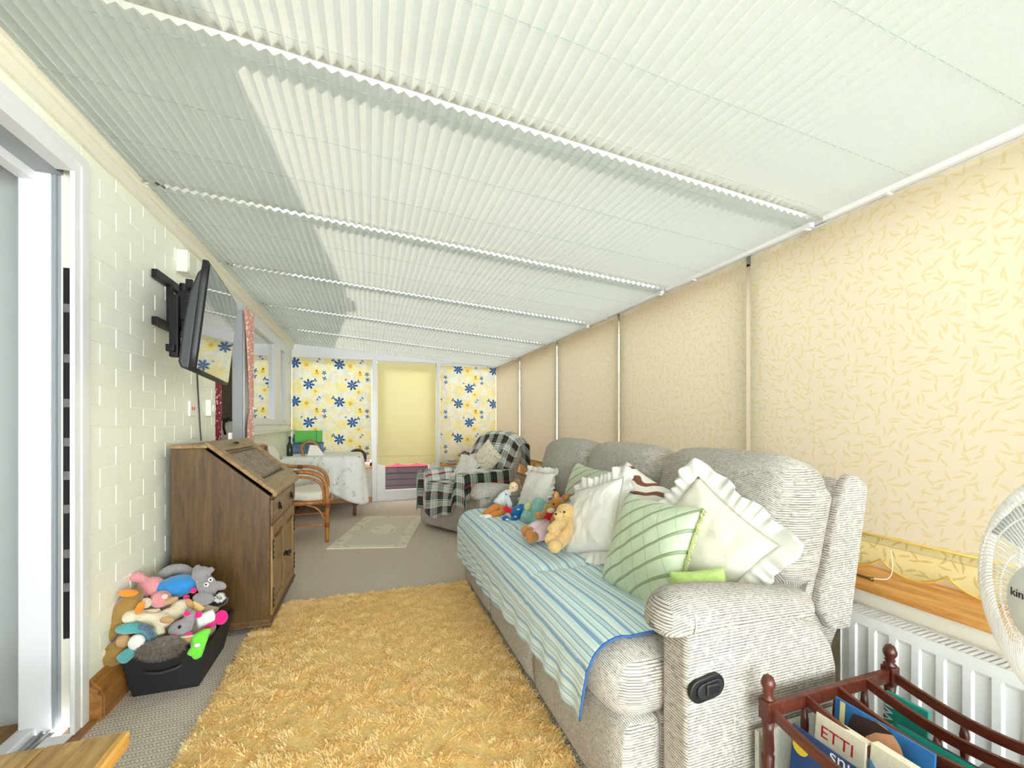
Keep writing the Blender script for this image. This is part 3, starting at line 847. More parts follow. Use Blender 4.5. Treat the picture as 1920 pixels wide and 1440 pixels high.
def arm(y_in, y_out, tilt=1):
    a0, a1 = min(y_in, y_out), max(y_in, y_out)
    mb = MB().prism([(0.752, 0.02), (1.285, 0.02), (1.285, 0.40), (1.265, 0.465), (1.215, 0.525), (1.13, 0.56), (0.752, 0.60)], 'Y', a0, a1)
    a = mb.build('arm', FAB_X, sofa, bevel=0.018, segs=3, smooth=False)
    autosmooth(a, 50)
    yc = (a0 + a1) / 2 + (0.012 if y_in > y_out else -0.012)
    n = 40
    def roll(u, v):
        # u round the section, v from the front cap to the tapered back end
        xs = 0.688 + 0.545 * v
        ry = 0.076 - 0.026 * max(0, v - 0.35) / 0.65; rz = 0.066 - 0.02 * max(0, v - 0.3) / 0.7
        zc = 0.604 - 0.062 * max(0, v - 0.25) ** 1.4
        e = 1.0
        if v < 0.13: e = math.sqrt(max(0.0, 1 - (1 - v / 0.13) ** 2)); zc -= 0.030 * (1 - v / 0.13) ** 1.5; 
        if v > 0.95: e = math.sqrt(max(0.0, 1 - ((v - 0.95) / 0.05) ** 2)) * 0.999
        an = 2 * PI * u
        sag = -0.02 * max(0.0, 1 - v / 0.3) if math.sin(an) < 0 else 0
        return (xs, yc + ry * e * math.cos(an), zc + (rz * e) * math.sin(an) + sag * -math.sin(an) * -1)
    r = MB().grid(roll, 28, n, closeu=True).build('armrest_pad', FAB_X, a, smooth=True)
    MB().tube([(0.765, yc + 0.0775 * math.cos(t), 0.602 + 0.067 * math.sin(t)) for t in [PI * k / 16 for k in range(-2, 19)]], 0.0022, 6).build('seam', PIPE_FAB, a, smooth=True)
    return a
near_arm = arm(0.966, 0.862)
far_arm = arm(2.962, 3.066)
# recliner lever on the near arm
hd = MB()
pts = [(0.805 + 0.048 * math.cos(t) * (1.0), 0.447 + 0.033 * math.sin(t)) for t in [2 * PI * k / 28 for k in range(28)]]
def stad(cx, cz, hw, r, n=10):
    return [(cx + hw + r * math.cos(t), cz + r * math.sin(t)) for t in [-PI / 2 + PI * k / n for k in range(n + 1)]] + [(cx - hw + r * math.cos(t), cz + r * math.sin(t)) for t in [PI / 2 + PI * k / n for k in range(n + 1)]]
def rot2(poly, c, a):
    return [(c[0] + (x - c[0]) * math.cos(a) - (z - c[1]) * math.sin(a), c[1] + (x - c[0]) * math.sin(a) + (z - c[1]) * math.cos(a)) for x, z in poly]
lv_c = (0.805, 0.435)
lever = MB().prism(rot2(stad(*lv_c, 0.024, 0.030), lv_c, R(8)), 'Y', 0.852, 0.866).build('recliner_lever', BLACK, near_arm, bevel=0.003)
MB().prism(rot2(stad(lv_c[0] + 0.004, lv_c[1], 0.020, 0.020), lv_c, R(8)), 'Y', 0.8465, 0.853).build('finger_cup', plain('dark_grey_plastic', srgb(38, 38, 42), 0.4), lever, bevel=0.002)
MB().box(0.792, 0.832, 0.840, 0.848, 0.424, 0.452).build('pull', BLACK, lever, bevel=0.004)
rebase(sofa, (1.05, 1.96, 0.0))

# ------------------------------------------------------------------ striped throw over the seat
def throw_mat():
    m = M('blue_striped_fleece'); uv = m.sep(m.coord('UV')); co = m.coord()
    w = m.math('ADD', uv[1], m.math('MULTIPLY', m.math('SUBTRACT', m.noise(co, 6, 1), 0.5), 0.004))
    f = m.math('FRACT', m.math('DIVIDE', w, 0.088))
    A, B, C_, D, E_ = srgb(196, 226, 232), srgb(110, 152, 196), srgb(222, 232, 232), srgb(128, 148, 166), srgb(176, 212, 226)
    c = m.ramp(f, [(0.0, A), (0.14, B), (0.27, E_), (0.33, C_), (0.42, D), (0.46, A), (0.60, C_), (0.66, D), (0.70, E_), (0.84, D), (0.88, C_)], 'CONSTANT')
    fz = m.noise(co, 220, 2)
    c = m.mix(m.math('MULTIPLY', fz, 0.25), c, srgb(226, 236, 238))
    m.base(c); m.set(0.95, spec=0.1, sheen=0.3); m.bump(fz, 0.35, 0.003)
    return m.m
THROW = throw_mat()
def throw_profile(s, y):
    """s metres from the front lip: positive back over the seat, negative down the front -> (x, z)"""
    ph = (y - S0) / seat_w; d = abs(ph - round(ph)); dip = 0.010 * max(0.0, 1 - d / 0.07) ** 1.5
    if s >= 0:                              # on top
        x = 0.70 + s; z = 0.496 - dip + 0.004 * math.sin(y * 11 + s * 9)
        return x, z
    a = -s; r = 0.10
    if a < r * PI / 2:
        t = a / r
        return 0.70 - r * math.sin(t) - 0.008 + 0.0, 0.396 + r * math.cos(t) - dip * (1 - t / 1.6)
    dz = a - r * PI / 2
    w = dz / 0.2
    fold = 0.006 * math.sin(y * 40 + 2 * math.sin(y * 5)) * min(1, w * 1.5)
    return 0.590 + fold - 0.004, 0.396 - dz
mb = MB(); NU, NV = 150, 54; uvs = []
def thr(u, v):
    # u: near -> far ; v: hem -> back
    bot = -0.325 + 0.02 * math.sin(u * 40) * 0.5 + (0.05 - 0.05 * u) * 1.0
    bot = -(0.157 + (0.402 - (0.236 + 0.005 * math.sin(u * 62 + 1) - 0.075 * max(0, u - 0.45) / 0.55 + 0.014 * math.sin(u * 9))))
    top = 0.47
    s = bot + (top - bot) * v
    y_near = 1.042 if s > 0 else 1.042 + (-s) * 0.22
    y = y_near + (2.945 - y_near) * u
    x, z = throw_profile(s, y)
    uvs.append((y, s)); return (x, y, z)
mb.grid(thr, NU, NV)
th = mb.build('throw_blanket', THROW, smooth=True, uv=uvs, solid=0.006)
tag(th, 'blue and white striped fleece throw spread along the sofa seat', 'blanket')
edge = [mb.v[j * (NU + 1)] for j in range(NV + 1)]
STITCH = plain('dark_blue_blanket_stitch', srgb(58, 98, 158), 0.9, bump=0.8, scale=260)
MB().tube([(p[0], p[1] - 0.002, p[2] + 0.001) for p in edge], 0.0042, 6).build('edge_binding', STITCH, th, smooth=True)
hem = [mb.v[i] for i in range(NU + 1)]
MB().tube([(p[0] - 0.001, p[1], p[2]) for p in hem], 0.0035, 6).build('edge_binding', plain('pale_blanket_stitch', srgb(170, 200, 218), 0.9), th, smooth=True)

# ------------------------------------------------------------------ cushions
def frame(c, right, up):
    r = Vector(right).normalized(); u = Vector(up); u = (u - r * u.dot(r)).normalized(); n = r.cross(u)
    return Matrix(((r.x, u.x, n.x, c[0]), (r.y, u.y, n.y, c[1]), (r.z, u.z, n.z, c[2]), (0, 0, 0, 1)))
def cushion_shape(mb, w, h, t, n=28, pinch=0.07, wr=0.0, seed=0, uvs=None):
    for side in (1, -1):
        def f(u, v):
            a, b = 2 * u - 1, 2 * v - 1
            x = w / 2 * a * (1 - pinch * (1 - b * b)); y = h / 2 * b * (1 - pinch * (1 - a * a))
            k = max(0.0, (1 - a ** 4) * (1 - b ** 4)) ** 0.6
            z = side * t / 2 * k
            if wr:
                q = mnoise.noise(Vector((a * 2.2 + seed, b * 2.2, side * 3)))
                q2 = mnoise.noise(Vector((a * 5 + seed, b * 3.5, side * 7 + seed)))
                z += wr * (q + 0.6 * q2) * k
            if uvs is not None: uvs.append((u * w, v * h))
            return (x, y, z)
        b0 = len(mb.f); mb.grid(f, n, n)
        if side < 0: mb.f[b0:] = [tuple(reversed(q)) for q in mb.f[b0:]]
def cushion(name, c, right, up, w, h, t, mat, label, frill=0.0, wr=0.004, seed=0, frill_mat=None, n=28, group=None):
    mb = MB(); uvs = []
    cushion_shape(mb, w, h, t, n, 0.07, wr, seed, uvs)
    o = mb.build(name, mat, smooth=True, uv=uvs, weld=False)
    # close the seam
    bm = bmesh.new(); bm.from_mesh(o.data); bmesh.ops.remove_doubles(bm, verts=bm.verts[:], dist=1e-6); bm.to_mesh(o.data); bm.free()
    o.matrix_world = frame(c, right, up)
    tag(o, label, 'cushion', group)
    if frill:
        fm = MB(); N = 220
        def ring(u, v):
            q = (u * 4) % 4.0; s = int(q); f = q - s; a, b = [(-1 + 2 * f, -1), (1, -1 + 2 * f), (1 - 2 * f, 1), (-1, 1 - 2 * f)][s]
            x = w / 2 * a * (1 - 0.07 * (1 - b * b)); y = h / 2 * b * (1 - 0.07 * (1 - a * a))
            d = Vector((a * (abs(a) > 0.6), b * (abs(b) > 0.6), 0)); d = d.normalized() if d.length > 0 else Vector((a, b, 0)).normalized()
            d = (Vector((a ** 7, b ** 7, 0))).normalized()
            wv = math.sin(u * 2 * PI * 34 + 2.0 * math.sin(u * 31)) * 0.010 * v + 0.012 * v * math.sin(u * 2 * PI * 7 + seed)
            L = frill * (1 + 0.12 * math.sin(u * 2 * PI * 11 + seed)) * v
            return (x + d.x * L, y + d.y * L, wv + 0.002)
        fm.grid(ring, N, 5, closeu=True)
        fo = fm.build('frill', frill_mat or mat, o, smooth=True, solid=0.0015)
    return o
def cotton(name, col, emb=0.0, tint=None):
    m = M(name); co = m.coord(); n = m.noise(co, 9, 4, 0.6); n2 = m.noise(co, 160, 2)
    h = m.math('ADD', m.math('MULTIPLY', n, 0.7), m.math('MULTIPLY', n2, 0.3))
    if emb:
        v = m.voronoi(co, 26.0, 'SMOOTH_F1'); h = m.math('ADD', h, m.math('MULTIPLY', m.ramp(v, [(0.25, 1.0), (0.4, 0.0)]), emb))
    m.base(m.mix(m.math('MULTIPLY', n, 0.15), col, tint or srgb(214, 208, 196))); m.set(0.85, spec=0.15, sheen=0.2); m.bump(h, 0.35, 0.006)
    return m.m
WHITE_C = cotton('white_cotton', srgb(226, 225, 222)); WHITE_E = cotton('white_embroidered_cotton', srgb(229, 227, 223), 0.6); CREAM_C = cotton('cream_cotton', srgb(212, 206, 194), 0.3)
def pintuck():
    m = M('sage_green_pintuck'); uv = m.sep(m.coord('UV'))
    d1 = m.math('ADD', m.math('MULTIPLY', uv[0], 0.80), m.math('MULTIPLY', uv[1], -1.0)); d2 = m.math('ADD', m.math('MULTIPLY', uv[0], 1.0), m.math('MULTIPLY', uv[1], 0.55))
    l1 = m.ramp(m.math('PINGPONG', m.math('DIVIDE', d1, 0.074), 0.5), [(0.0, 1.0), (0.055, 1.0), (0.10, 0.0)])
    l2 = m.ramp(m.math('PINGPONG', m.math('DIVIDE', d2, 0.075), 0.5), [(0.0, 0.7), (0.02, 0.6), (0.05, 0.0)])
    k = m.math('MAXIMUM', l1, m.math('MULTIPLY', l2, 0.7))
    n = m.noise(m.coord(), 10, 3)
    c = m.mix(m.math('MULTIPLY', k, 0.75), m.mix(n, srgb(186, 200, 172), srgb(197, 209, 184)), srgb(112, 140, 88))
    m.base(c); m.set(0.45, spec=0.4, sheen=0.3); m.bump(m.math('ADD', l1, m.math('MULTIPLY', n, 0.8)), 0.8, 0.006)
    return m.m
PINT = pintuck()
def striped_zebra():
    m = M('zebra_stripe_cotton'); co = m.coord('UV')
    w = m.wave(m.mapping(co, (1, 1, 1), (0, 0, R(70))), 5.2, 5.0, 1, 1.3)
    k = m.ramp(w, [(0.70, 0.0), (0.78, 1.0)])
    n = m.noise(m.mapping(co, (3, 3, 3)), 1.5, 1)
    m.base(m.mix(k, srgb(240, 234, 228), m.mix(n, srgb(150, 92, 70), srgb(84, 52, 50)))); m.set(0.8); return m.m
LIME = plain('lime_green_plush', srgb(196, 226, 142), 0.9, var=0.08, scale=60, bump=0.4)
FRINGE = plain('sage_fringe', srgb(196, 200, 140), 0.9, bump=0.9, scale=200)
gc = cushion('cushion', (0.965, 1.315, 0.635), (0.06, -1, 0.015), (0.36, -0.06, 0.93), 0.395, 0.395, 0.14, PINT, 'sage green cushion with raised diagonal pin-tucks, in front on the sofa', wr=0.006, seed=2, n=40)
fm = MB()
for k in range(60):
    v = -1 + 2 * k / 59; x = 0.1975 * (1 - 0.07 * (1 - v * v)); y = 0.1975 * v
    if abs(v) < 0.94: fm.tube([(x, y, 0.003 * math.sin(k * 2.1)), (x + 0.010, y + 0.004 * math.sin(k), 0.004 * math.sin(k * 1.3)), (x + 0.004, y + 0.01, 0.008)], 0.0028, 5)
fm.build('fringe', FRINGE, gc, smooth=True)
cushion('cushion', (1.085, 1.175, 0.69), (0.13, -0.82, -0.52), (0.40, -0.36, 0.82), 0.34, 0.33, 0.12, CREAM_C, 'white frilled cushion between the green cushion and the near arm', frill=0.062, wr=0.012, seed=5, frill_mat=WHITE_C)
cushion('cushion', (0.985, 1.74, 0.665), (0.22, -0.90, 0.30), (0.38, 0.26, 0.86), 0.33, 0.34, 0.11, WHITE_E, 'white frilled cushion behind the teddy bear, middle of the sofa', frill=0.058, wr=0.013, seed=9, frill_mat=WHITE_C)
cushion('cushion', (1.06, 2.66, 0.625), (0.10, -0.98, 0.05), (0.36, -0.02, 0.93), 0.35, 0.32, 0.12, WHITE_E, 'white cushion with a soft ruffle at the far end of the sofa', frill=0.04, wr=0.008, seed=12, frill_mat=WHITE_C)
cushion('cushion', (1.12, 2.10, 0.675), (0.0, -1, -0.04), (0.3, 0, 0.95), 0.40, 0.40, 0.12, PINT, 'sage green pin-tucked cushion half hidden between two white cushions', seed=15)
cushion('cushion', (1.10, 1.60, 0.70), (0.02, -0.95, -0.28), (0.3, -0.26, 0.92), 0.38, 0.38, 0.09, striped_zebra(), 'zebra striped brown and white cushion behind the green one', seed=17)
cushion('cushion', (0.965, 1.05, 0.575), (0.9, -0.35, 0.1), (-0.1, 0.3, 0.9), 0.17, 0.15, 0.10, LIME, 'small lime green cushion peeping over the near sofa arm', seed=3)
# ------------------------------------------------------------------ oak bureau by the wall
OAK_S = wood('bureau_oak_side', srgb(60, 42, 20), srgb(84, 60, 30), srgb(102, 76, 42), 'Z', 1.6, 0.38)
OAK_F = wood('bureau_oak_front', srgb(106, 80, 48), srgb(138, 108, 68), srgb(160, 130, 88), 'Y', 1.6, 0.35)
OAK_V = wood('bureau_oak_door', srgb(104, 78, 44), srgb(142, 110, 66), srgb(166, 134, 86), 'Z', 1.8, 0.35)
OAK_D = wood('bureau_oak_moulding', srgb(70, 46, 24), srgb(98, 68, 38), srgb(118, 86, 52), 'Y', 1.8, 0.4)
IRON = plain('antique_bronze', srgb(48, 40, 36), 0.45, 0.6)
bu = thing('bureau', 'brown oak bureau with a carved sloping lid, standing against the left wall', 'bureau')
BX0, BX1, BY0, BY1 = -0.942, -0.505, 2.55, 3.30
SL0, SL1 = (-0.80, 0.992), (-0.488, 0.722)        # lid slope: back-top, front-low
side_poly = [(BX0, 0.045), (BX1, 0.045), (BX1, 0.705), (SL1[0] - 0.012, 0.712), (SL0[0], 0.975), (BX0, 0.975)]
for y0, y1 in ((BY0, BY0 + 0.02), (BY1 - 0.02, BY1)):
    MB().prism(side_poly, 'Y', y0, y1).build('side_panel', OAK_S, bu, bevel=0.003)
MB().box(BX0 + 0.002, BX0 + 0.014, BY0 + 0.02, BY1 - 0.02, 0.05, 0.975).build('back_panel', OAK_S, bu)
MB().box(BX0 - 0.006, SL0[0] + 0.012, BY0 - 0.008, BY1 + 0.008, 0.975, 0.994).build('top', OAK_F, bu, bevel=0.004)
MB().box(BX0, BX1 + 0.004, BY0 - 0.006, BY1 + 0.006, 0.03, 0.066).box(BX0, BX1 + 0.012, BY0 - 0.012, BY1 + 0.012, 0.03, 0.045).build('plinth', OAK_D, bu, bevel=0.004)
for x in (BX0 + 0.03, BX1 - 0.02):
    for y in (BY0 + 0.02, BY1 - 0.02): MB().box(x - 0.022, x + 0.022, y - 0.022, y + 0.022, 0.0, 0.032).build('foot', OAK_D, bu, bevel=0.004)
# sloping lid: a frame round a recessed linenfold panel
dx, dz = SL1[0] - SL0[0], SL1[1] - SL0[1]; LL = math.hypot(dx, dz)
lidM = Matrix(((dx / LL, 0, -dz / LL, SL0[0]), (0, 1, 0, BY0), (dz / LL, 0, dx / LL, SL0[1]), (0, 0, 0, 1)))   # local x down the slope, y along, z outwards
W_ = BY1 - BY0
lid = MB(); lid.xf = lidM
lid.box(-0.004, LL + 0.01, -0.006, 0.075, 0.002, 0.022).box(-0.004, LL + 0.01, W_ - 0.075, W_ + 0.006, 0.002, 0.022).box(-0.004, 0.075, 0.075, W_ - 0.075, 0.002, 0.022).box(LL - 0.085, LL + 0.01, 0.075, W_ - 0.075, 0.002, 0.022)
lid.box(LL - 0.004, LL + 0.018, -0.008, W_ + 0.008, -0.004, 0.018)
lido = lid.build('lid', OAK_F, bu, bevel=0.004)
ln = MB(); ln.xf = lidM
ln.box(0.07, LL - 0.08, 0.07, W_ - 0.07, -0.004, 0.006)
nf = 22
for k in range(nf):
    y = 0.10 + (W_ - 0.20) * (k + 0.5) / nf; h = 0.0035 + 0.003 * (k % 2)
    ln.cyl((0.098, y, 0.006), (LL - 0.108, y, 0.006), 0.0095, seg=8)
ln.build('linenfold_panel', wood('linenfold_oak', srgb(92, 78, 62), srgb(132, 116, 98), srgb(158, 144, 126), 'X', 2.0, 0.35), lido, smooth=False)
nt = MB(); nt.xf = lidM
for k in range(nf // 2):
    y = 0.10 + (W_ - 0.20) * (2 * k + 1.0) / nf
    nt.tube([(0.09, y - 0.014, 0.010), (0.102, y, 0.016), (0.09, y + 0.014, 0.010)], 0.003, 6)
    nt.tube([(LL - 0.102, y - 0.014, 0.010), (LL - 0.114, y, 0.016), (LL - 0.102, y + 0.014, 0.010)], 0.003, 6)
nt.build('carved_edge', OAK_D, lido)
pl = MB(); pl.xf = lidM
pl.ell((0.035, W_ * 0.5, 0.024), (0.010, 0.012, 0.004)).tube([(0.03, W_ * 0.5 - 0.02, 0.028), (0.044, W_ * 0.5 - 0.016, 0.031), (0.05, W_ * 0.5, 0.032), (0.044, W_ * 0.5 + 0.016, 0.031), (0.03, W_ * 0.5 + 0.02, 0.028)], 0.003, 6)
pl.build('drop_handle', IRON, lido, smooth=True)
# drawer
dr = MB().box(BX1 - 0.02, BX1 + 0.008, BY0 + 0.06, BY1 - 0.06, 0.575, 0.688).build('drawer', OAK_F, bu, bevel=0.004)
for y in (BY0 + 0.20, BY1 - 0.17):
    h = MB().ell((BX1 + 0.010, y, 0.63), (0.004, 0.016, 0.024)).ell((BX1 + 0.014, y, 0.642), (0.006, 0.007, 0.007))
    h.tube([(BX1 + 0.014, y - 0.012, 0.638), (BX1 + 0.020, y - 0.012, 0.618), (BX1 + 0.022, y, 0.608), (BX1 + 0.020, y + 0.012, 0.618), (BX1 + 0.014, y + 0.012, 0.638)], 0.0028, 6)
    h.build('handle', IRON, dr, smooth=True)
# lopers that carry the lid
for y in (BY0 + 0.035, BY1 - 0.035): MB().box(BX1 - 0.2, BX1 + 0.012, y - 0.012, y + 0.012, 0.60, 0.69).prism([(BX1 + 0.0, 0.60), (BX1 + 0.012, 0.60), (BX1 + 0.002, 0.55), (BX1, 0.55)], 'Y', y - 0.011, y + 0.011).build('loper', OAK_D, bu, bevel=0.003)
# front frame and two panelled doors
MB().box(BX1 - 0.02, BX1, BY0 + 0.018, BY1 - 0.018, 0.69, 0.705).box(BX1 - 0.02, BX1, BY0 + 0.018, BY1 - 0.018, 0.548, 0.578).box(BX1 - 0.02, BX1, BY0 + 0.018, BY0 + 0.05, 0.06, 0.69).box(BX1 - 0.02, BX1, BY1 - 0.05, BY1 - 0.018, 0.06, 0.69).build('front_frame', OAK_F, bu)
ym = (BY0 + BY1) / 2
for y0, y1, s in ((BY0 + 0.03, ym - 0.003, 1), (ym + 0.003, BY1 - 0.03, -1)):
    d = MB(); t0, t1 = BX1 - 0.01, BX1 + 0.009; fw = 0.05
    d.box(t0, t1, y0, y0 + fw, 0.07, 0.55).box(t0, t1, y1 - fw, y1, 0.07, 0.55).box(t0, t1, y0 + fw, y1 - fw, 0.07, 0.125).box(t0, t1, y0 + fw, y1 - fw, 0.49, 0.55)
    do = d.build('door', OAK_V, bu, bevel=0.003)
    MB().box(t0, BX1 + 0.001, y0 + fw - 0.004, y1 - fw + 0.004, 0.12, 0.494).build('door_panel', OAK_V, do)
    fr = MB()
    for k in range(11):
        y = y0 + fw + (y1 - y0 - 2 * fw) * (k + 0.5) / 11
        fr.ell((BX1 + 0.005, y, 0.486 - 0.018 * math.sin(PI * (k + 0.5) / 11)), (0.005, 0.010, 0.012), seg=8, ring=6)
    fr.build('carved_fringe', OAK_D, do, smooth=True)
    yk = y1 - 0.025 if s > 0 else y0 + 0.025
    MB().lathe([(0.012, 0.0), (0.006, 0.008), (0.006, 0.014), (0.013, 0.022), (0.010, 0.030), (0.001, 0.032)], (BX1 + 0.009, yk, 0.305), 'X', 12).build('knob', IRON, do, smooth=True)
    yh = y0 + 0.006 if s > 0 else y1 - 0.006
    for z in (0.42, 0.16):
        h = MB().box(BX1 + 0.009, BX1 + 0.0115, yh - 0.004, yh + 0.004, z - 0.04, z + 0.04)
        for q in (-0.045, -0.015, 0.015, 0.045): h.ell((BX1 + 0.011, yh + 0.006 * s, z + q), (0.004, 0.012, 0.009), seg=8, ring=6)
        h.build('hinge', IRON, do, smooth=True)
rebase(bu, (-0.72, 2.925, 0))

# ------------------------------------------------------------------ television on its wall bracket
SCREEN = M('television_screen'); SCREEN.base((0.012, 0.013, 0.015, 1)); SCREEN.set(0.03, spec=1.0, coat=1.0); SCREEN.b.inputs['Coat IOR'].default_value = 1.8; SCREEN = SCREEN.m
CASE = plain('television_case', srgb(34, 34, 36), 0.5, bump=0.1, scale=200)
BRACK = plain('black_steel_bracket', srgb(18, 18, 20), 0.4, 0.3)
tv = thing('television', 'black flat television tilted on a wall bracket above the bureau', 'television', (-0.66, 2.30, 1.525), rot=(0, R(6.0), R(6.5)))
t = MB().rbox((-0.012, 0, 0), (0.028, 0.69, 0.445), 0.010, 4).build('screen_frame', CASE, tv, smooth=True)
MB().box(0.0022, 0.0035, -0.333, 0.333, -0.207, 0.210).build('screen', SCREEN, t)
MB().prism([(-0.02, -0.215), (-0.02, 0.19), (-0.034, 0.165), (-0.052, 0.08), (-0.058, -0.05), (-0.058, -0.19), (-0.048, -0.213)], 'Y', -0.34, 0.34).build('back_cover', CASE, tv, bevel=0.012, segs=3)
mt = thing('wall_bracket', 'black steel folding bracket holding the television to the brick wall', 'bracket')
mb = MB()
mb.box(XL + 0.004, XL + 0.03, 2.46, 2.94, 1.80, 1.842).build('wall_rail', BRACK, mt, bevel=0.003)
MB().box(XL + 0.004, XL + 0.03, 2.46, 2.94, 1.575, 1.615).build('wall_rail', BRACK, mt, bevel=0.003)
MB().box(XL + 0.01, XL + 0.032, 2.60, 2.63, 1.60, 1.81).box(XL + 0.01, XL + 0.032, 2.72, 2.75, 1.60, 1.81).build('upright', BRACK, mt, bevel=0.003)
MB().cyl((XL + 0.065, 2.66, 1.585), (XL + 0.065, 2.66, 1.835), 0.019, seg=14).build('pivot', BRACK, mt)
MB().box(XL + 0.05, XL + 0.16, 2.62, 2.66, 1.64, 1.79).prism([(XL + 0.12, 2.66), (XL + 0.15, 2.66), (XL + 0.215, 2.33), (XL + 0.185, 2.33)], 'Z', 1.66, 1.70).prism([(XL + 0.12, 2.66), (XL + 0.15, 2.66), (XL + 0.215, 2.33), (XL + 0.185, 2.33)], 'Z', 1.73, 1.77).build('folding_arm', BRACK, mt, bevel=0.003)
MB().box(XL + 0.195, XL + 0.225, 2.10, 2.38, 1.40, 1.43).box(XL + 0.20, XL + 0.232, 2.12, 2.15, 1.38, 1.64).box(XL + 0.20, XL + 0.232, 2.32, 2.35, 1.38, 1.64).build('screen_plate', BRACK, mt, bevel=0.003)
tag(MB().tube(smooth_path([(-0.76, 2.50, 1.42), (-0.90, 2.78, 1.40), (-0.965, 2.97, 1.34), (-0.974, 3.02, 1.2), (-0.972, 3.03, 1.08), (-0.966, 3.03, 0.998)], 8), 0.0042, 8).build('power_cable', plain('dark_grey_cable', srgb(56, 60, 60), 0.5), smooth=True), 'thin dark cable hanging from the television behind the bureau', 'cable')
bx = tag(MB().box(XL + 0.001, XL + 0.055, 2.74, 2.86, 1.925, 2.045).build('junction_box', plain('cream_plastic', srgb(224, 222, 206), 0.4), bevel=0.004), 'square cream junction box on the wall above the television bracket', 'junction box')
MB().box(XL + 0.055, XL + 0.059, 2.75, 2.85, 1.935, 2.035).build('lid', plain('cream_plastic_lid', srgb(218, 216, 200), 0.4), bx, bevel=0.002)
so = tag(MB().box(XL + 0.001, XL + 0.012, 2.90, 3.00, 1.145, 1.235).build('wall_socket', plain('white_socket_plastic', srgb(236, 234, 224), 0.35), bevel=0.004), 'white double socket plate on the brick wall left of the cable', 'socket')
for y in (2.925, 2.955): MB().box(XL + 0.012, XL + 0.0135, y, y + 0.012, 1.18, 1.20).build('switch', plain('socket_switch', srgb(206, 60, 50), 0.4), so)
th_ = tag(MB().box(XL + 0.001, XL + 0.035, 3.16, 3.25, 1.15, 1.255).build('thermostat', plain('thermostat_plastic', srgb(226, 224, 214), 0.4), bevel=0.006), 'small off-white wall thermostat right of the cable', 'thermostat')
MB().cyl((XL + 0.035, 3.205, 1.20), (XL + 0.042, 3.205, 1.20), 0.022, seg=18).build('dial', plain('thermostat_dial', srgb(240, 238, 230), 0.4), th_)

# ------------------------------------------------------------------ red patterned curtains at the serving window
def curtain_mat(name, a, b, sc):
    m = M(name); co = m.coord()
    v = m.voronoi(co, sc); n = m.noise(co, sc * 1.6, 2)
    m.base(m.mix(m.ramp(v, [(0.24, 1.0), (0.34, 0.0)]), m.mix(n, a, tuple(x * 0.72 for x in a[:3]) + (1,)), b)); m.set(0.85, sheen=0.2); return m.m
CUR_R = curtain_mat('pink_sprig_curtain', srgb(226, 164, 150), srgb(244, 230, 216), 40)
CUR_D = curtain_mat('dark_red_sprig_curtain', srgb(140, 30, 56), srgb(224, 190, 190), 36)
def curtain(y0, y1, zt, zb, tie, xo, mat, label, amp=0.014, seed=0):
    root = thing('curtain', label, 'curtain')
    def f(u, v):
        z = zt + (zb - zt) * v
        k = 1.0
        if tie: k = 0.30 + 0.70 * min(1, abs(z - tie) / (zt - tie)) ** 1.1 if z > tie else 0.30 + 0.35 * min(1, (tie - z) / 0.15)
        yc = y1 - 0.03 if tie else (y0 + y1) / 2
        y = yc + ((y0 + (y1 - y0) * u) - yc) * k
        return (xo + amp * math.sin(u * 2 * PI * 4 + seed) * (0.4 + 0.6 * k), y, z)
    mb = MB(); mb.grid(f, 48, 30); mb.build('drape', mat, root, smooth=True, solid=0.002)
    if tie: MB().lathe([(0.034, -0.012), (0.040, 0.0), (0.034, 0.012)], (xo, y1 - 0.03, tie), 'Z', 14).build('tie_band', plain('white_tie', srgb(236, 232, 228), 0.8), root, smooth=True)
    rebase(root, (xo, (y0 + y1) / 2, zb))
    return root
curtain(3.92, 4.20, 2.04, 0.93, 1.235, -0.955, CUR_R, 'pink sprigged curtain tied back beside the white window frame')
curtain(3.365, 3.52, 2.05, 0.90, None, -1.01, CUR_D, 'dark red sprigged curtain hanging below the television', 0.010, 1)
bd = MB()
for k in range(46): bd.ell((-1.03, 3.60 + 0.002 * math.sin(k), 1.95 - k * 0.0225), (0.008, 0.008, 0.011), seg=8, ring=6)
tag(bd.build('bead_string', plain('cream_beads', srgb(232, 222, 204), 0.5), smooth=True), 'string of cream beads beside the dark red curtain', 'bead string', kind='stuff')
# kitchen things seen through the opening
wt = MB().box(-2.89, -1.12, 3.2, 6.29, 0.90, 0.94)
struct(MB().box(-2.9, -1.3, 3.22, 6.29, 0, 0.90), 'trim_30', plain('kitchen_unit_front', srgb(190, 182, 168), 0.6))
tag(wt.build('worktop', plain('kitchen_worktop', srgb(196, 186, 170), 0.5), bevel=0.004), 'pale kitchen worktop behind the open serving window', 'worktop')
kt = thing('kettle', 'white kettle on the kitchen worktop, seen below the television', 'kettle', (-1.34, 4.93, 0.94))
KW = plain('white_enamel', srgb(232, 230, 232), 0.3)
MB().lathe([(0.085, 0.0), (0.10, 0.02), (0.108, 0.08), (0.098, 0.14), (0.07, 0.18), (0.05, 0.19)], seg=24).build('body', KW, kt, smooth=True)
MB().lathe([(0.05, 0.188), (0.045, 0.20), (0.012, 0.21), (0.014, 0.225), (0.002, 0.23)], seg=18).build('lid', BLACK, kt, smooth=True)
MB().tube(smooth_path([(0.0, -0.05, 0.18), (0.0, -0.12, 0.2), (0.0, -0.15, 0.13), (0, -0.10, 0.06)], 6), 0.011, 8).build('handle', BLACK, kt, smooth=True)
MB().tube([(0, 0.08, 0.09), (0, 0.13, 0.14), (0, 0.15, 0.165)], [0.022, 0.016, 0.012], 10).build('spout', KW, kt, smooth=True)
bt = thing('bunting', 'red and white bunting hanging in the dim kitchen', 'bunting', (-1.7, 5.2, 1.62))
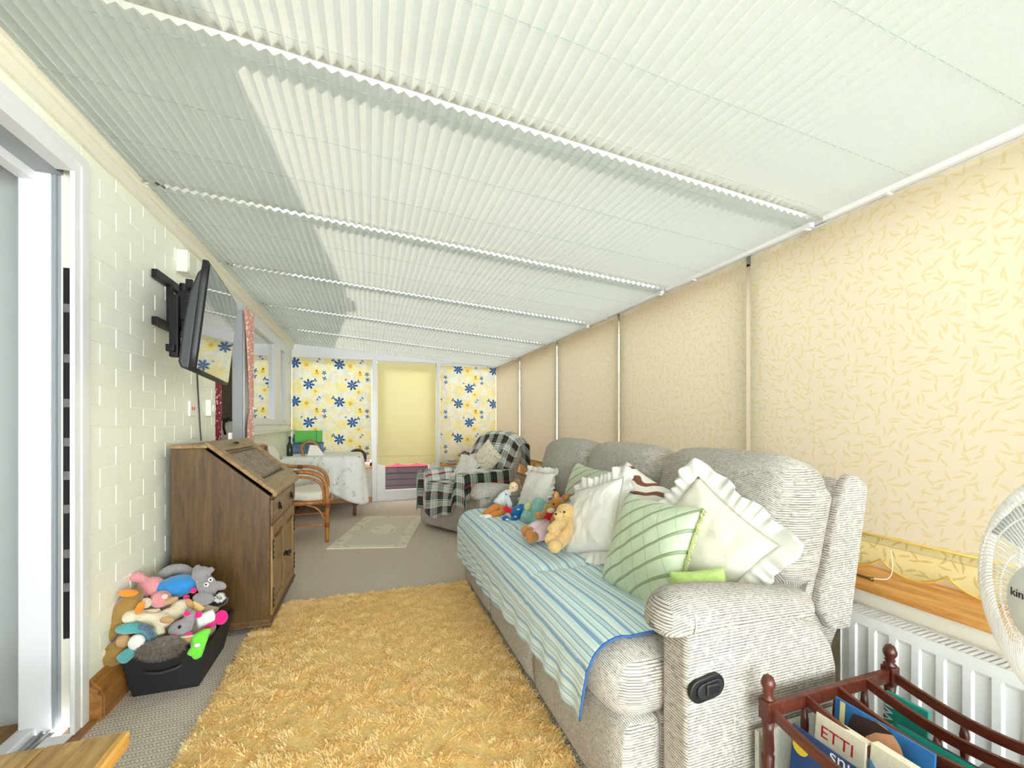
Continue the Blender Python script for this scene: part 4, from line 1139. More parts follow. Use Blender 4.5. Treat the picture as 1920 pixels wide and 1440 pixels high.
for k in range(4):
    MB().prism([(-0.3 + k * 0.17, 0.0), (-0.14 + k * 0.17, 0.0), (-0.22 + k * 0.17, -0.19)], 'X', -0.003, 0.003).build('pennant', plain('red_pennant', srgb(190, 48, 56), 0.8) if k % 2 else plain('white_pennant', srgb(228, 220, 214), 0.8), bt)
MB().cyl((0, -0.32, 0.002), (0, 0.4, 0.002), 0.004, seg=6).build('string', plain('bunting_string', srgb(230, 226, 220), 0.8), bt)

# ------------------------------------------------------------------ radiator under the sill
RADW = plain('radiator_white', srgb(238, 239, 241), 0.3)
ra = thing('radiator', 'white panel radiator with a slotted top under the right-hand pine sill', 'radiator')
RY0, RY1, RX0, RX1, RZ0, RZ1 = -0.25, 1.055, 1.585, 1.675, 0.10, 0.452
front = MB(); pitch = 0.0595; nr = int((RY1 - RY0) / pitch)
ys = []
for k in range(nr):
    y = RY1 - 0.028 - k * pitch
    ys += [(y, 0.0), (y - 0.018, 0.0), (y - 0.023, 0.007), (y - 0.054, 0.007)]
prof = [(RY1, 0.004)] + ys + [(RY0, 0.004)]
zs = [(RZ0, 1), (RZ0 + 0.025, 1), (RZ0 + 0.035, 0), (RZ1 - 0.045, 0), (RZ1 - 0.033, 1), (RZ1, 1)]
def rf(i, j): z, flat = zs[j]; y, d = prof[i]; return (RX0 + (0.0 if flat else d), y, z)
vs = [rf(i, j) for j in range(len(zs)) for i in range(len(prof))]; W2 = len(prof)
front.add(vs, [(j * W2 + i, j * W2 + i + 1, (j + 1) * W2 + i + 1, (j + 1) * W2 + i) for j in range(len(zs) - 1) for i in range(W2 - 1)])
front.box(RX0 + 0.008, RX0 + 0.016, RY0, RY1, RZ0, RZ1 - 0.013)
front.build('front_panel', RADW, ra)
MB().box(RX1 - 0.012, RX1, RY0, RY1, RZ0, RZ1 - 0.006).build('rear_panel', RADW, ra, bevel=0.003)
for y0, y1 in ((RY0 - 0.003, RY0), (RY1, RY1 + 0.003)): MB().box(RX0, RX1, y0, y1, RZ0 + 0.01, RZ1).build('end_panel', RADW, ra)
g = MB().box(RX0 + 0.002, RX0 + 0.012, RY0, RY1, RZ1 - 0.012, RZ1).box(RX1 - 0.012, RX1, RY0, RY1, RZ1 - 0.012, RZ1)
k = RY0 + 0.006
while k < RY1 - 0.006:
    g.box(RX0 + 0.01, RX1 - 0.01, k, k + 0.0085, RZ1 - 0.006, RZ1); k += 0.0155
g.build('top_grille', RADW, ra)
MB().box(RX0 + 0.02, RX1 - 0.02, RY0 + 0.01, RY1 - 0.01, RZ0 + 0.02, RZ1 - 0.04).build('fins', plain('radiator_inside', srgb(120, 122, 126), 0.6), ra)
for y in (RY0 + 0.06, RY1 - 0.12): MB().box(RX1 - 0.001, 1.699, y, y + 0.03, RZ0 + 0.05, RZ1 - 0.06).build('wall_fixing', RADW, ra)
MB().cyl((1.63, RY0 + 0.04, 0.0), (1.63, RY0 + 0.04, 0.12), 0.0075, seg=10).build('pipe', RADW, ra)
rebase(ra, (1.63, 0.4, 0.0))
# brass toggle on the sill
tg = tag(MB().tube([(1.70, 1.105, 0.545), (1.703, 1.09, 0.545), (1.706, 1.04, 0.544), (1.708, 1.028, 0.544)], [0.008, 0.005, 0.005, 0.008], 10).build('cord_toggle', plain('aged_brass', srgb(120, 96, 52), 0.4, 0.7), smooth=True), 'small bone-shaped brass cord toggle lying on the pine sill', 'toggle')
MB().tube(smooth_path([(1.708, 1.03, 0.546), (1.74, 1.0, 0.552), (1.80, 1.02, 0.575), (1.845, 1.05, 0.63)], 6), 0.0012, 6).build('cord', plain('white_cord', srgb(240, 240, 240), 0.7), tg, smooth=True)
# ------------------------------------------------------------------ shag rug
def shag():
    rg = thing('shag_rug', 'large golden yellow shag rug in front of the sofa', 'rug', (0.0, 1.6, 0.0))
    x0, x1, y0, y1 = -0.592, 0.632, 0.25, 2.885
    MB().rbox(((x0 + x1) / 2, (y0 + y1) / 2 - 1.6, 0.007), (x1 - x0, y1 - y0, 0.014), 0.006, 3).build('backing', plain('rug_backing', srgb(232, 200, 132), 0.95), rg)
    rng = np.random.default_rng(7)
    N = 150000
    # denser tufts where the camera sees them near
    px = rng.uniform(x0, x1, N); py = y0 + (y1 - y0) * rng.uniform(0, 1, N) ** 1.0
    keep = (py > 0.75); px, py = px[keep], py[keep]; n = len(px)
    def fld(x, y, s, ph): return np.sin(x * s + 1.7 * np.sin(y * s * 0.7 + ph)) * np.cos(y * s * 1.1 + 1.3 * np.sin(x * s * 0.8 + ph * 2))
    ang = 1.6 * fld(px, py, 22.0, 0.4) + 1.4 * fld(px, py, 57.0, 1.1) + rng.normal(0, 0.8, n) - 2.0
    L = rng.uniform(0.018, 0.029, n); lean = np.clip(0.75 + 0.4 * fld(px, py, 31.0, 2.0) + rng.normal(0, 0.2, n), 0.15, 1.35)
    w = rng.uniform(0.0014, 0.0026, n)
    dx, dy = np.cos(ang), np.sin(ang)
    segs = 3; V = np.zeros((n, (segs + 1) * 2, 3), dtype=np.float32)
    tw = rng.uniform(0, PI, n)
    qx, qy = np.cos(tw), np.sin(tw)
    hx = np.zeros(n); hz = np.full(n, 0.006); a = lean * 0.7
    cx, cy = px.copy(), py.copy()
    for s in range(segs + 1):
        ww = w * (1.0 if s < segs else 0.45)
        V[:, s * 2, 0] = cx - qx * ww; V[:, s * 2, 1] = cy - qy * ww - 1.6; V[:, s * 2, 2] = hz
        V[:, s * 2 + 1, 0] = cx + qx * ww; V[:, s * 2 + 1, 1] = cy + qy * ww - 1.6; V[:, s * 2 + 1, 2] = hz
        st = L / segs; cx = cx + dx * st * np.sin(a); cy = cy + dy * st * np.sin(a); hz = np.maximum(0.004, hz + st * np.cos(a)); a = a + lean * 0.55
    base = (np.arange(n) * (segs + 1) * 2)[:, None]
    F = np.concatenate([base + np.array([[2 * s, 2 * s + 1, 2 * s + 3, 2 * s + 2]]) for s in range(segs)], axis=0).astype(np.int32)
    me = bpy.data.meshes.new('pile'); me.vertices.add(n * (segs + 1) * 2); me.vertices.foreach_set('co', V.reshape(-1))
    nf = len(F); me.loops.add(nf * 4); me.polygons.add(nf)
    me.loops.foreach_set('vertex_index', F.reshape(-1)); me.polygons.foreach_set('loop_start', np.arange(0, nf * 4, 4, dtype=np.int32)); me.polygons.foreach_set('loop_total', np.full(nf, 4, dtype=np.int32))
    me.update(); me.validate()
    at = me.attributes.new('tone', 'FLOAT', 'POINT'); tone = np.repeat(rng.uniform(0, 1, n), (segs + 1) * 2).astype(np.float32); at.data.foreach_set('value', tone)
    m = M('golden_shag'); a_ = m.node('ShaderNodeAttribute', attribute_name='tone')
    big = m.noise(m.coord(), 3.0, 2)
    c = m.ramp(a_.outputs['Fac'], [(0.0, srgb(244, 218, 156)), (0.5, srgb(253, 234, 182)), (1.0, srgb(255, 246, 212))])
    c = m.mix(m.math('MULTIPLY', big, 0.3), c, srgb(250, 224, 166))
    m.base(c); m.set(0.9, spec=0.1)
    tl_ = m.node('ShaderNodeBsdfTranslucent'); m.link(c, tl_.inputs[0]); mx = m.node('ShaderNodeMixShader'); mx.inputs[0].default_value = 0.4
    m.link(m.b.outputs[0], mx.inputs[1]); m.link(tl_.outputs[0], mx.inputs[2]); m.link(mx.outputs[0], m.out.inputs['Surface'])
    me.materials.append(m.m)
    o = bpy.data.objects.new('pile', me); COL.objects.link(o); o.parent = rg; o['kind'] = 'stuff'
shag()

# ------------------------------------------------------------------ small pale mat
def mat_floral():
    m = M('pale_embossed_mat'); co = m.coord(); p = m.sep(co)
    # distances to the edges, for the border band
    ax = m.math('ABSOLUTE', p[0]); ay = m.math('ABSOLUTE', p[1])
    d = m.math('MINIMUM', m.math('SUBTRACT', 0.37, ax), m.math('SUBTRACT', 0.70, ay))
    band = m.ramp(d, [(0.03, 0.0), (0.04, 1.0), (0.13, 1.0), (0.14, 0.0)])
    n = m.noise(co, 16, 3, 0.6, 1.0); sprig = m.ramp(n, [(0.56, 0.0), (0.62, 1.0)])
    r = m.math('SQRT', m.math('ADD', m.math('MULTIPLY', p[0], p[0]), m.math('MULTIPLY', m.math('MULTIPLY', p[1], p[1]), 0.35)))
    med = m.ramp(r, [(0.10, 1.0), (0.16, 0.0)])
    k = m.math('MULTIPLY', m.math('MAXIMUM', band, med), sprig)
    c = m.mix(band, srgb(214, 208, 194), srgb(228, 222, 206)); c = m.mix(med, c, srgb(230, 224, 208)); c = m.mix(m.math('MULTIPLY', k, 0.7), c, srgb(160, 162, 164))
    m.base(c); m.set(0.9, spec=0.1); m.bump(n, 0.3, 0.004); return m.m
mm = thing('floor_mat', 'pale cream floor mat with a faint floral border before the tartan chair', 'mat', (0.13, 4.58, 0.0), R(-14))
MB().rbox((0, 0, 0.005), (0.68, 1.28, 0.010), 0.004, 3).build('pile', mat_floral(), mm)
MB().tube([(-0.34, -0.64, 0.005), (0.34, -0.64, 0.005), (0.34, 0.64, 0.005), (-0.34, 0.64, 0.005)], 0.0055, 6, closed=True).build('bound_edge', plain('cream_binding', srgb(232, 220, 192), 0.8), mm)

# ------------------------------------------------------------------ armchair under a tartan blanket
def tartan():
    m = M('tartan_wool'); uv = m.sep(m.coord('UV'))
    W_, G_, B_, R_, L_ = srgb(220, 228, 224), srgb(30, 76, 64), srgb(26, 26, 36), srgb(196, 40, 56), srgb(150, 184, 178)
    st = [(0.0, G_), (0.16, B_), (0.24, R_), (0.28, B_), (0.36, G_), (0.46, W_), (0.58, L_), (0.64, W_), (0.70, R_), (0.73, W_), (0.84, B_), (0.88, W_), (0.95, B_)]
    def sett(x): return m.ramp(m.math('FRACT', m.math('DIVIDE', x, 0.185)), st, 'CONSTANT')
    a, b = sett(uv[0]), sett(uv[1])
    twill = m.math('LESS_THAN', m.math('FRACT', m.math('MULTIPLY', m.math('ADD', uv[0], uv[1]), 130.0)), 0.5)
    c = m.mix(m.math('ADD', m.math('MULTIPLY', twill, 0.3), 0.35), a, b)
    m.base(c); m.set(0.95, spec=0.1, sheen=0.2); m.bump(m.noise(m.coord(), 180, 2), 0.25, 0.002); return m.m
TARTAN = tartan()
AC_FAB = weave('armchair_weave', (1, 1, 0), (0.0, 0, 1.0), srgb(196, 190, 180), srgb(172, 166, 158), srgb(126, 120, 114), bump=0.3)
# local frame: x = out of the front, y = along its width, z up
ac = thing('armchair', 'grey recliner armchair in the far corner, half covered by a tartan blanket', 'armchair', (0.98, 4.50, 0.0), math.atan2(-0.49, -0.87))
HW = 0.375
MB().rbox((-0.03, 0, 0.20), (0.74, 2 * HW, 0.36), 0.06, 8).build('base', AC_FAB, ac, smooth=True)
MB().rbox((0.04, 0, 0.415), (0.62, 0.46, 0.14), 0.06, 8).build('seat', AC_FAB, ac, smooth=True)
for s in (-1, 1): MB().rbox((-0.0, s * 0.30, 0.44), (0.66, 0.15, 0.29), 0.07, 10).build('arm', AC_FAB, ac, smooth=True)
MB().rbox((-0.46, 0, 0.66), (0.20, 0.66, 0.62), 0.09, 12, lambda p, u: (p.x + 0.05 * (1 - u.y ** 2) * (u.x > 0) * (1 - u.z ** 2), p.y, p.z - 0.12 * abs(u.y) ** 3 * max(0, u.z)), rot=(0, R(-22), 0)).build('backrest', AC_FAB, ac, smooth=True)
tb = MB(); uvs = []
def drape(u, v):
    """u across the width, v from the front hem up over the seat and the back"""
    y = (u - 0.5) * 0.98
    s = -0.42 + v * 2.07
    inn = max(0.0, abs(y) - 0.225)
    up = min(1.0, inn / 0.035)
    # section: seat between raised arms, then falling outside the arms
    def top(yy):
        b = abs(yy)
        if b < 0.22: return 0.492
        if b < 0.25: return 0.492 + (0.604 - 0.492) * (b - 0.22) / 0.03
        if b < 0.36: return 0.604 + 0.004 * math.sin((b - 0.25) / 0.11 * PI)
        return 0.604 - (b - 0.36) * 1.9
    yy = y if abs(y) < 0.37 else math.copysign(0.37 + (abs(y) - 0.37) * 0.22, y)
    bt = 0.0
    if s < 0:
        zt = top(y) if abs(y) <= 0.36 else top(y)
        z = zt + s * (1.0); x = 0.352 + 0.03 * (1 - math.exp(s * 8)) + 0.012 * math.sin(u * 21) * min(1, -s * 5)
        if abs(y) > 0.25: x = 0.345 + 0.012 * math.sin(u * 19)
        z = max(zt + s * (0.86 + 0.16 * math.sin(u * 6.3 + 0.2)), 0.165 + 0.03 * math.sin(u * 9))
    elif s < 0.72:
        x = 0.352 - s; z = top(y)
        if s < 0.05: z -= 0.03 * (1 - s / 0.05) ** 2
        if s > 0.58 and abs(y) < 0.3: z = max(z, 0.492 + (s - 0.58) * 0.7)
    elif s < 1.18:
        q = (s - 0.72) / 0.46
        ww = 0.34 + 0.02 * q
        yy = max(-ww, min(ww, y * 0.80))
        cr = 0.115 * (abs(yy) / 0.34) ** 3
        z0_ = top(y) if abs(y) < 0.36 else 0.56
        z0_ = min(z0_, 0.60)
        z = z0_ + (0.965 - cr - z0_) * q; x = -0.262 - 0.19 * q + 0.03 * math.sin(q * PI) * (1 - (abs(yy) / 0.34) ** 2) - max(0.0, abs(y) * 0.80 - ww) * 1.2
    else:
        q = (s - 1.18) / 0.47
        ww = 0.36; yy = max(-ww, min(ww, y * 0.80)); cr = 0.115 * (abs(yy) / 0.34) ** 3
        t = min(1.0, q / 0.32) * PI
        x = -0.555 + 0.103 * math.cos(t) - max(0.0, abs(y) * 0.80 - ww) * 1.2 * (1 - t / PI); z = 0.965 - cr + 0.05 * math.sin(t)
        if q > 0.32: z -= (q - 0.32) * 0.45; x -= 0.02 * (q - 0.32)
    w = mnoise.noise(Vector((y * 5, s * 5, 2.0))) * 0.012
    uvs.append((y, s * 1.0))
    return (x + w * 0.5, yy, z + w + 0.004)
tb.grid(drape, 84, 120)
tbo = tb.build('tartan_blanket', TARTAN, smooth=True, uv=uvs, solid=0.006)
tbo.matrix_world = Matrix.Translation(ac.location) @ Euler(ac.rotation_euler).to_matrix().to_4x4()
tag(tbo, 'red, green and white tartan blanket draped over the far armchair', 'blanket')
def acw(x, y, z):
    return Matrix.Translation(ac.location) @ Euler(ac.rotation_euler).to_matrix().to_4x4() @ Vector((x, y, z))
fx = Vector((-0.87, -0.49, 0)); fy = Vector((0.49, -0.87, 0))
PATCH = M('sprigged_cushion'); co = PATCH.coord(); PATCH.base(PATCH.mix(PATCH.ramp(PATCH.noise(co, 38, 2), [(0.55, 0.0), (0.62, 0.6)]), srgb(228, 222, 204), srgb(150, 146, 112))); PATCH.set(0.85); PATCH = PATCH.m
cushion('cushion', acw(-0.20, 0.13, 0.73), fy * 0.75 + Vector((0, 0, -0.62)), fy * 0.6 - fx * 0.25 + Vector((0, 0, 0.75)), 0.30, 0.30, 0.10, PATCH, 'cream sprigged cushion standing on its corner in the tartan armchair', seed=21)
cushion('cushion', acw(-0.12, -0.11, 0.62), fy * 0.98 + Vector((0, 0, 0.1)), -fx * 0.62 + Vector((0, 0, 0.7)), 0.32, 0.28, 0.12, WHITE_E, 'white frilled cushion slumped in the tartan armchair, left of the sprigged one', frill=0.05, wr=0.016, seed=25, frill_mat=WHITE_C)
cushion('cushion', acw(0.02, 0.02, 0.555), fy * 0.95 + fx * 0.2, -fx * 0.9 + Vector((0, 0, 0.35)), 0.34, 0.26, 0.11, WHITE_C, 'white crumpled pillow lying on the tartan armchair seat', frill=0.03, wr=0.02, seed=28)

# ------------------------------------------------------------------ table with its cloth
TBX0, TBX1, TBY0, TBY1, TBZ = -0.965, -0.10, 5.36, 6.20, 0.715
DKW = wood('dark_table_wood', srgb(76, 46, 24), srgb(106, 66, 36), srgb(128, 84, 48), 'Z', 1.5, 0.4)
tbt = thing('side_table', 'small table hidden under a white floral cloth in the far left corner', 'table', (-0.53, 5.78, 0))
MB().box(TBX0 + 0.53 + 0.01, TBX1 + 0.53 - 0.01, TBY0 - 5.78 + 0.01, TBY1 - 5.78 - 0.01, TBZ - 0.03, TBZ - 0.003).build('tabletop', DKW, tbt, bevel=0.004)
for x in (-0.36, 0.36):
    for y in (-0.34, 0.34):
        MB().lathe([(0.018, 0.0), (0.024, 0.05), (0.018, 0.1), (0.026, 0.3), (0.02, 0.5), (0.03, 0.6), (0.03, TBZ - 0.03)], (x, y, 0), seg=12).build('leg', DKW, tbt, smooth=True)
def cloth_mat():
    m = M('white_floral_cloth'); co = m.coord(); n = m.noise(co, 16, 3, 0.6, 0.8); n2 = m.noise(co, 6, 2)
    k = m.math('MULTIPLY', m.ramp(n, [(0.56, 0.0), (0.64, 1.0)]), m.ramp(n2, [(0.45, 0.0), (0.6, 1.0)]))
    m.base(m.mix(m.math('MULTIPLY', k, 0.6), srgb(238, 238, 236), srgb(140, 150, 172))); m.set(0.85, sheen=0.1); return m.m
cl = MB(); cx, cy = (TBX0 + TBX1) / 2, (TBY0 + TBY1) / 2; hx, hy = (TBX1 - TBX0) / 2, (TBY1 - TBY0) / 2
def clothf(u, v):
    a = u * 2 * PI; c_, s_ = math.cos(a), math.sin(a)
    e = 16.0
    k = 1.0 / (abs(c_) ** e + abs(s_) ** e) ** (1 / e)
    if v < 0.4:
        q = v / 0.4; x, y, z = cx + (hx + 0.006) * c_ * k * q, cy + (hy + 0.006) * s_ * k * q, TBZ + 0.004
    else:
        q = (v - 0.4) / 0.6; corner = (abs(math.sin(2 * a))) ** 3
        drop = (0.40 + 0.18 * corner) * (1.0 + 0.02 * math.sin(9 * a))
        fl = (0.018 * math.sin(a * 17) + 0.012 * math.sin(a * 29 + 1)) * min(1, q * 1.6) + 0.05 * q * corner + 0.006 + 0.012 * min(1, q * 6)
        x, y, z = cx + (hx + fl) * c_ * k, cy + (hy + fl) * s_ * k, TBZ + 0.003 - drop * q
    x = max(x, XL + 0.012)
    return (x, min(y, 6.232), z)
cl.grid(clothf, 160, 26, closeu=True)
tag(cl.build('tablecloth', cloth_mat(), smooth=True, solid=0.002), 'white floral tablecloth hanging in folds over the corner table', 'tablecloth')
def item(o, label, cat): return tag(o, label, cat)
T = TBZ + 0.005
bx2 = thing('cardboard_box', 'blue patterned box on the corner table under the green box', 'box', (-0.75, 6.07, T))
MB().box(-0.17, 0.17, -0.09, 0.09, 0, 0.14).build('body', plain('blue_patterned_card', srgb(96, 126, 160), 0.6, var=0.5, scale=30), bx2, bevel=0.004)
MB().box(-0.173, 0.173, -0.093, 0.093, 0.115, 0.143).build('lid', plain('blue_card_lid', srgb(70, 96, 130), 0.6), bx2, bevel=0.004)
bx3 = thing('storage_tin', 'bright green box on top of the blue box against the flowered blind', 'box', (-0.75, 6.07, T + 0.144))
MB().box(-0.155, 0.155, -0.08, 0.08, 0, 0.15).build('body', plain('bright_green', srgb(92, 186, 72), 0.5), bx3, bevel=0.006)
MB().box(0.095, 0.105, -0.082, 0.082, 0.0, 0.151).build('strap', plain('deep_green', srgb(48, 128, 52), 0.5), bx3)
bt2 = thing('bottle', 'dark glass bottle on the corner table beside the left wall', 'bottle', (-0.90, 5.62, T))
MB().lathe([(0.032, 0), (0.035, 0.01), (0.035, 0.12), (0.012, 0.17), (0.012, 0.215)], seg=16).build('body', plain('dark_green_glass', srgb(44, 56, 52), 0.1), bt2, smooth=True)
MB().lathe([(0.014, 0.21), (0.014, 0.232), (0.001, 0.233)], seg=12).build('cap', BLACK, bt2, smooth=True)
ds = thing('display_plate', 'dark rimmed round plate standing on the far sill just right of the table', 'plate', (-0.165, 6.285, 0.515), rot=(R(82), 0, R(0)))
MB().lathe([(0.02, 0.0), (0.07, 0.004), (0.105, 0.012)], (0, 0.115, 0), 'Z', 28).build('dish', plain('brown_pottery', srgb(168, 150, 138), 0.4, var=0.3, scale=20), ds, smooth=True)
MB().tube([(0.112 * math.cos(2 * PI * k / 28), 0.115 + 0.112 * math.sin(2 * PI * k / 28), 0.013) for k in range(28)], 0.014, 8, closed=True).build('rim', plain('dark_brown_rim', srgb(62, 40, 38), 0.4), ds, smooth=True)

# ------------------------------------------------------------------ cane chairs
CANE = wood('honey_cane', srgb(140, 82, 30), srgb(178, 114, 48), srgb(204, 142, 72), 'Z', 2.5, 0.35)
BIND = plain('cane_binding', srgb(120, 66, 30), 0.5)
SEATC = cotton('cream_seat_cushion', srgb(238, 234, 222), 0.4)
def cane_chair():
    r = thing('cane_chair', 'bent cane armchair with a cream cushion beside the bureau', 'chair', (0, 0, 0))
    # local: x forward, y width, z up
    for s in (-1, 1):
        MB().tube(smooth_path([(0.25, s * 0.285, 0.0), (0.25, s * 0.285, 0.30), (0.245, s * 0.285, 0.50), (0.20, s * 0.285, 0.605), (0.08, s * 0.29, 0.655), (-0.10, s * 0.285, 0.665), (-0.22, s * 0.27, 0.70)], 7), 0.017, 10).build('arm_hoop', CANE, r, smooth=True)
        MB().tube(smooth_path([(0.225, s * 0.275, 0.36), (0.215, s * 0.275, 0.50), (0.16, s * 0.275, 0.575), (0.06, s * 0.28, 0.61), (-0.08, s * 0.275, 0.60), (-0.2, s * 0.25, 0.46)], 7), 0.012, 8).build('inner_hoop', CANE, r, smooth=True)
        MB().tube([(-0.26, s * 0.24, 0.0), (-0.23, s * 0.245, 0.40)], 0.016, 10).build('leg', CANE, r, smooth=True)
        MB().tube(smooth_path([(0.24, s * 0.28, 0.16), (0.0, s * 0.27, 0.17), (-0.24, s * 0.245, 0.16)], 5), 0.010, 8).build('stretcher', CANE, r, smooth=True)
        MB().tube(smooth_path([(0.245, s * 0.28, 0.18), (0.17, s * 0.27, 0.31), (0.05, s * 0.27, 0.365)], 6), 0.009, 8).build('brace', CANE, r, smooth=True)
        for z in (0.16, 0.34): MB().cyl((0.25, s * 0.285, z - 0.022), (0.25, s * 0.285, z + 0.022), 0.020, seg=12).build('binding', BIND, r)
        MB().cyl((-0.04, s * 0.288, 0.66), (0.01, s * 0.289, 0.655), 0.021, seg=12).build('binding', BIND, r)
    MB().tube(smooth_path([(-0.22, -0.25, 0.37), (-0.275, -0.235, 0.74), (-0.30, -0.17, 0.865), (-0.31, 0.0, 0.895), (-0.30, 0.17, 0.865), (-0.275, 0.235, 0.74), (-0.22, 0.25, 0.37)], 8), 0.017, 10).build('back_hoop', CANE, r, smooth=True)
    for y in (-0.1, 0.0, 0.1): MB().tube([(-0.235, y, 0.40), (-0.302, y, 0.87)], 0.008, 8).build('back_spindle', CANE, r, smooth=True)
    MB().tube(smooth_path([(-0.23, -0.24, 0.37), (0.10, -0.27, 0.37), (0.255, -0.20, 0.37), (0.285, 0.0, 0.37), (0.255, 0.20, 0.37), (0.10, 0.27, 0.37), (-0.23, 0.24, 0.37)], 7), 0.020, 10).build('seat_rim', CANE, r, smooth=True)
    MB().rbox((0.01, 0, 0.37), (0.48, 0.48, 0.02), 0.01, 3).build('seat', BIND, r)
    MB().rbox((0.02, 0, 0.425), (0.50, 0.48, 0.10), 0.045, 10, lambda p, u: (p.x, p.y * (1 - 0.08 * (u.x < 0)), p.z + 0.012 * math.sin(u.x * 4) * u.y)).build('seat_cushion', SEATC, r, smooth=True)
    mb = MB(); cushion_shape(mb, 0.38, 0.46, 0.08, 16, 0.05, 0.004, 3); mb.v = [tuple(frame((-0.205, 0, 0.675), (0, 1, 0), (-0.17, 0, 0.98)) @ Vector(v)) for v in mb.v]
    mb.build('back_cushion', SEATC, r, smooth=True)
    return r
c1 = cane_chair(); c1.location = (-0.645, 4.56, 0); c1.rotation_euler = (0, 0, R(4))
# ------------------------------------------------------------------ toy basket and its soft toys
def plush(name, col, var=0.08, rib=0.0, scale=120, fuzz=0.5, axis=(1, 0, 0.3)):
    m = M(name); co = m.coord(); n = m.noise(co, scale, 3, 0.7)
    h = n; c = m.ramp(n, [(0.3, tuple(x * (1 - var * 1.6) for x in col[:3]) + (1,)), (0.7, tuple(min(1, x * (1 + var)) for x in col[:3]) + (1,))])
    if rib:
        p = m.sep(co); t = m.math('ADD', m.math('ADD', m.math('MULTIPLY', p[0], axis[0]), m.math('MULTIPLY', p[1], axis[1])), m.math('MULTIPLY', p[2], axis[2]))
        w = m.math('PINGPONG', m.math('MULTIPLY', t, rib), 0.5); h = m.math('ADD', m.math('MULTIPLY', w, 1.5), m.math('MULTIPLY', n, 0.3))
        c = m.mix(m.math('MULTIPLY', m.math('SUBTRACT', 0.5, w), 0.7), c, tuple(x * 0.6 for x in col[:3]) + (1,))
    m.base(c); m.set(0.95, spec=0.1, sheen=0.4); m.bump(h, fuzz, 0.004); return m.m
BASKET = plain('black_basket_fabric', srgb(26, 25, 28), 0.8, var=0.15, scale=160, bump=0.3)
bk = thing('toy_basket', 'black fabric storage basket overflowing with soft toys, beside the oak bureau', 'basket', (-0.79, 2.26, 0))
b0 = (-0.905, -0.678, 2.10, 2.42); b1 = (-0.935, -0.640, 2.075, 2.45); bz = 0.178
mb = MB()
def ring(k, inset=0.0):
    q = [b0[i] + (b1[i] - b0[i]) * k for i in range(4)]
    return [(q[0] + inset + 0.79, q[2] + inset - 2.26), (q[1] - inset + 0.79, q[2] + inset - 2.26), (q[1] - inset + 0.79, q[3] - inset - 2.26), (q[0] + inset + 0.79, q[3] - inset - 2.26)]
vs = [(x, y, 0.0) for x, y in ring(0)] + [(x, y, bz) for x, y in ring(1)] + [(x, y, bz) for x, y in ring(1, 0.012)] + [(x, y, 0.012) for x, y in ring(0, 0.012)]
fs = [(3, 2, 1, 0), (12, 13, 14, 15)]
for a in range(3):
    for i in range(4): fs.append((a * 4 + i, a * 4 + (i + 1) % 4, a * 4 + 4 + (i + 1) % 4, a * 4 + 4 + i))
mb.add(vs, fs).build('body', BASKET, bk, bevel=0.006)
MB().tube(smooth_path([(-0.06, -0.186, 0.112), (-0.05, -0.197, 0.108), (0.0, -0.203, 0.104), (0.05, -0.197, 0.112), (0.06, -0.185, 0.118)], 6), 0.006, 8).build('handle', plain('black_webbing', srgb(44, 46, 54), 0.6), bk, smooth=True)

def toy(name, label, cat='soft toy'):
    return dict(name=name, label=label, cat=cat)
EYE_W = plain('white_toy_eye', srgb(240, 240, 240), 0.3); EYE_B = plain('black_toy_eye', srgb(14, 12, 12), 0.15)
def softbody(mb, name, mat, parent=None, voxel=0.005, sm=4):
    return remesh(mb.build(name, mat, parent), voxel, sm)
OLIVE = plush('olive_brown_plush', srgb(150, 118, 62)); ORANGE = plush('orange_plush', srgb(238, 138, 40)); PIG = plush('pink_ribbed_plush', srgb(228, 150, 158), 0.05, 150, axis=(1, 0, 0.6)); CREAMP = plush('cream_plush', srgb(226, 212, 184), 0.08, 0, 160, 0.8)
BLUEP = plush('bright_blue_plush', srgb(52, 132, 196), 0.05); GREYR = plush('grey_corduroy', srgb(152, 146, 150), 0.06, 170, axis=(0.8, 0, 0.5)); GREYP = plush('grey_plush', srgb(150, 148, 152)); PINKH = plush('hot_pink_plush', srgb(236, 36, 128), 0.04)
TEAL = plush('teal_knit', srgb(92, 176, 180), 0.06, 220, axis=(1, 0, 1)); WHITEP = plush('white_plush', srgb(232, 230, 226)); FURG = plush('grey_brown_fur', srgb(116, 104, 94), 0.3, 0, 90, 0.9); LIMEP = plush('lime_plush', srgb(116, 218, 66), 0.06); TAN = plush('tan_plush', srgb(190, 150, 104)); PEACH = plush('peach_plush', srgb(232, 196, 130))
# olive duck against the wall
mb = MB().ell((-0.9670, 2.1800, 0.3100), (0.050, 0.046, 0.095), (0, R(26), 0)).ell((-1.0060, 2.1500, 0.2420), (0.030, 0.028, 0.052), (0, R(38), 0)).ell((-0.9430, 2.2000, 0.3750), (0.036, 0.034, 0.036))
dk = softbody(mb, 'toy_duck', OLIVE); tag(dk, 'olive brown plush duck with an orange bill, leaning on the wall in the basket', 'soft toy')
MB().ell((-0.9350, 2.1400, 0.4100), (0.034, 0.020, 0.014), (0, R(10), 0)).build('bill', ORANGE, dk, smooth=True)
MB().ell((-0.8920, 2.1300, 0.3470), (0.014, 0.014, 0.028), (0, R(20), 0)).build('foot', ORANGE, dk, smooth=True)
mb = MB().ell((-0.9740, 2.1250, 0.1760), (0.058, 0.045, 0.046), (0, R(-14), 0)).ell((-0.9910, 2.1100, 0.1740), (0.036, 0.030, 0.030)).ell((-0.9470, 2.1500, 0.2150), (0.034, 0.03, 0.035))
bb = softbody(mb, 'toy_bear', OLIVE); tag(bb, 'olive brown plush animal hanging over the basket rim at the wall corner', 'soft toy')
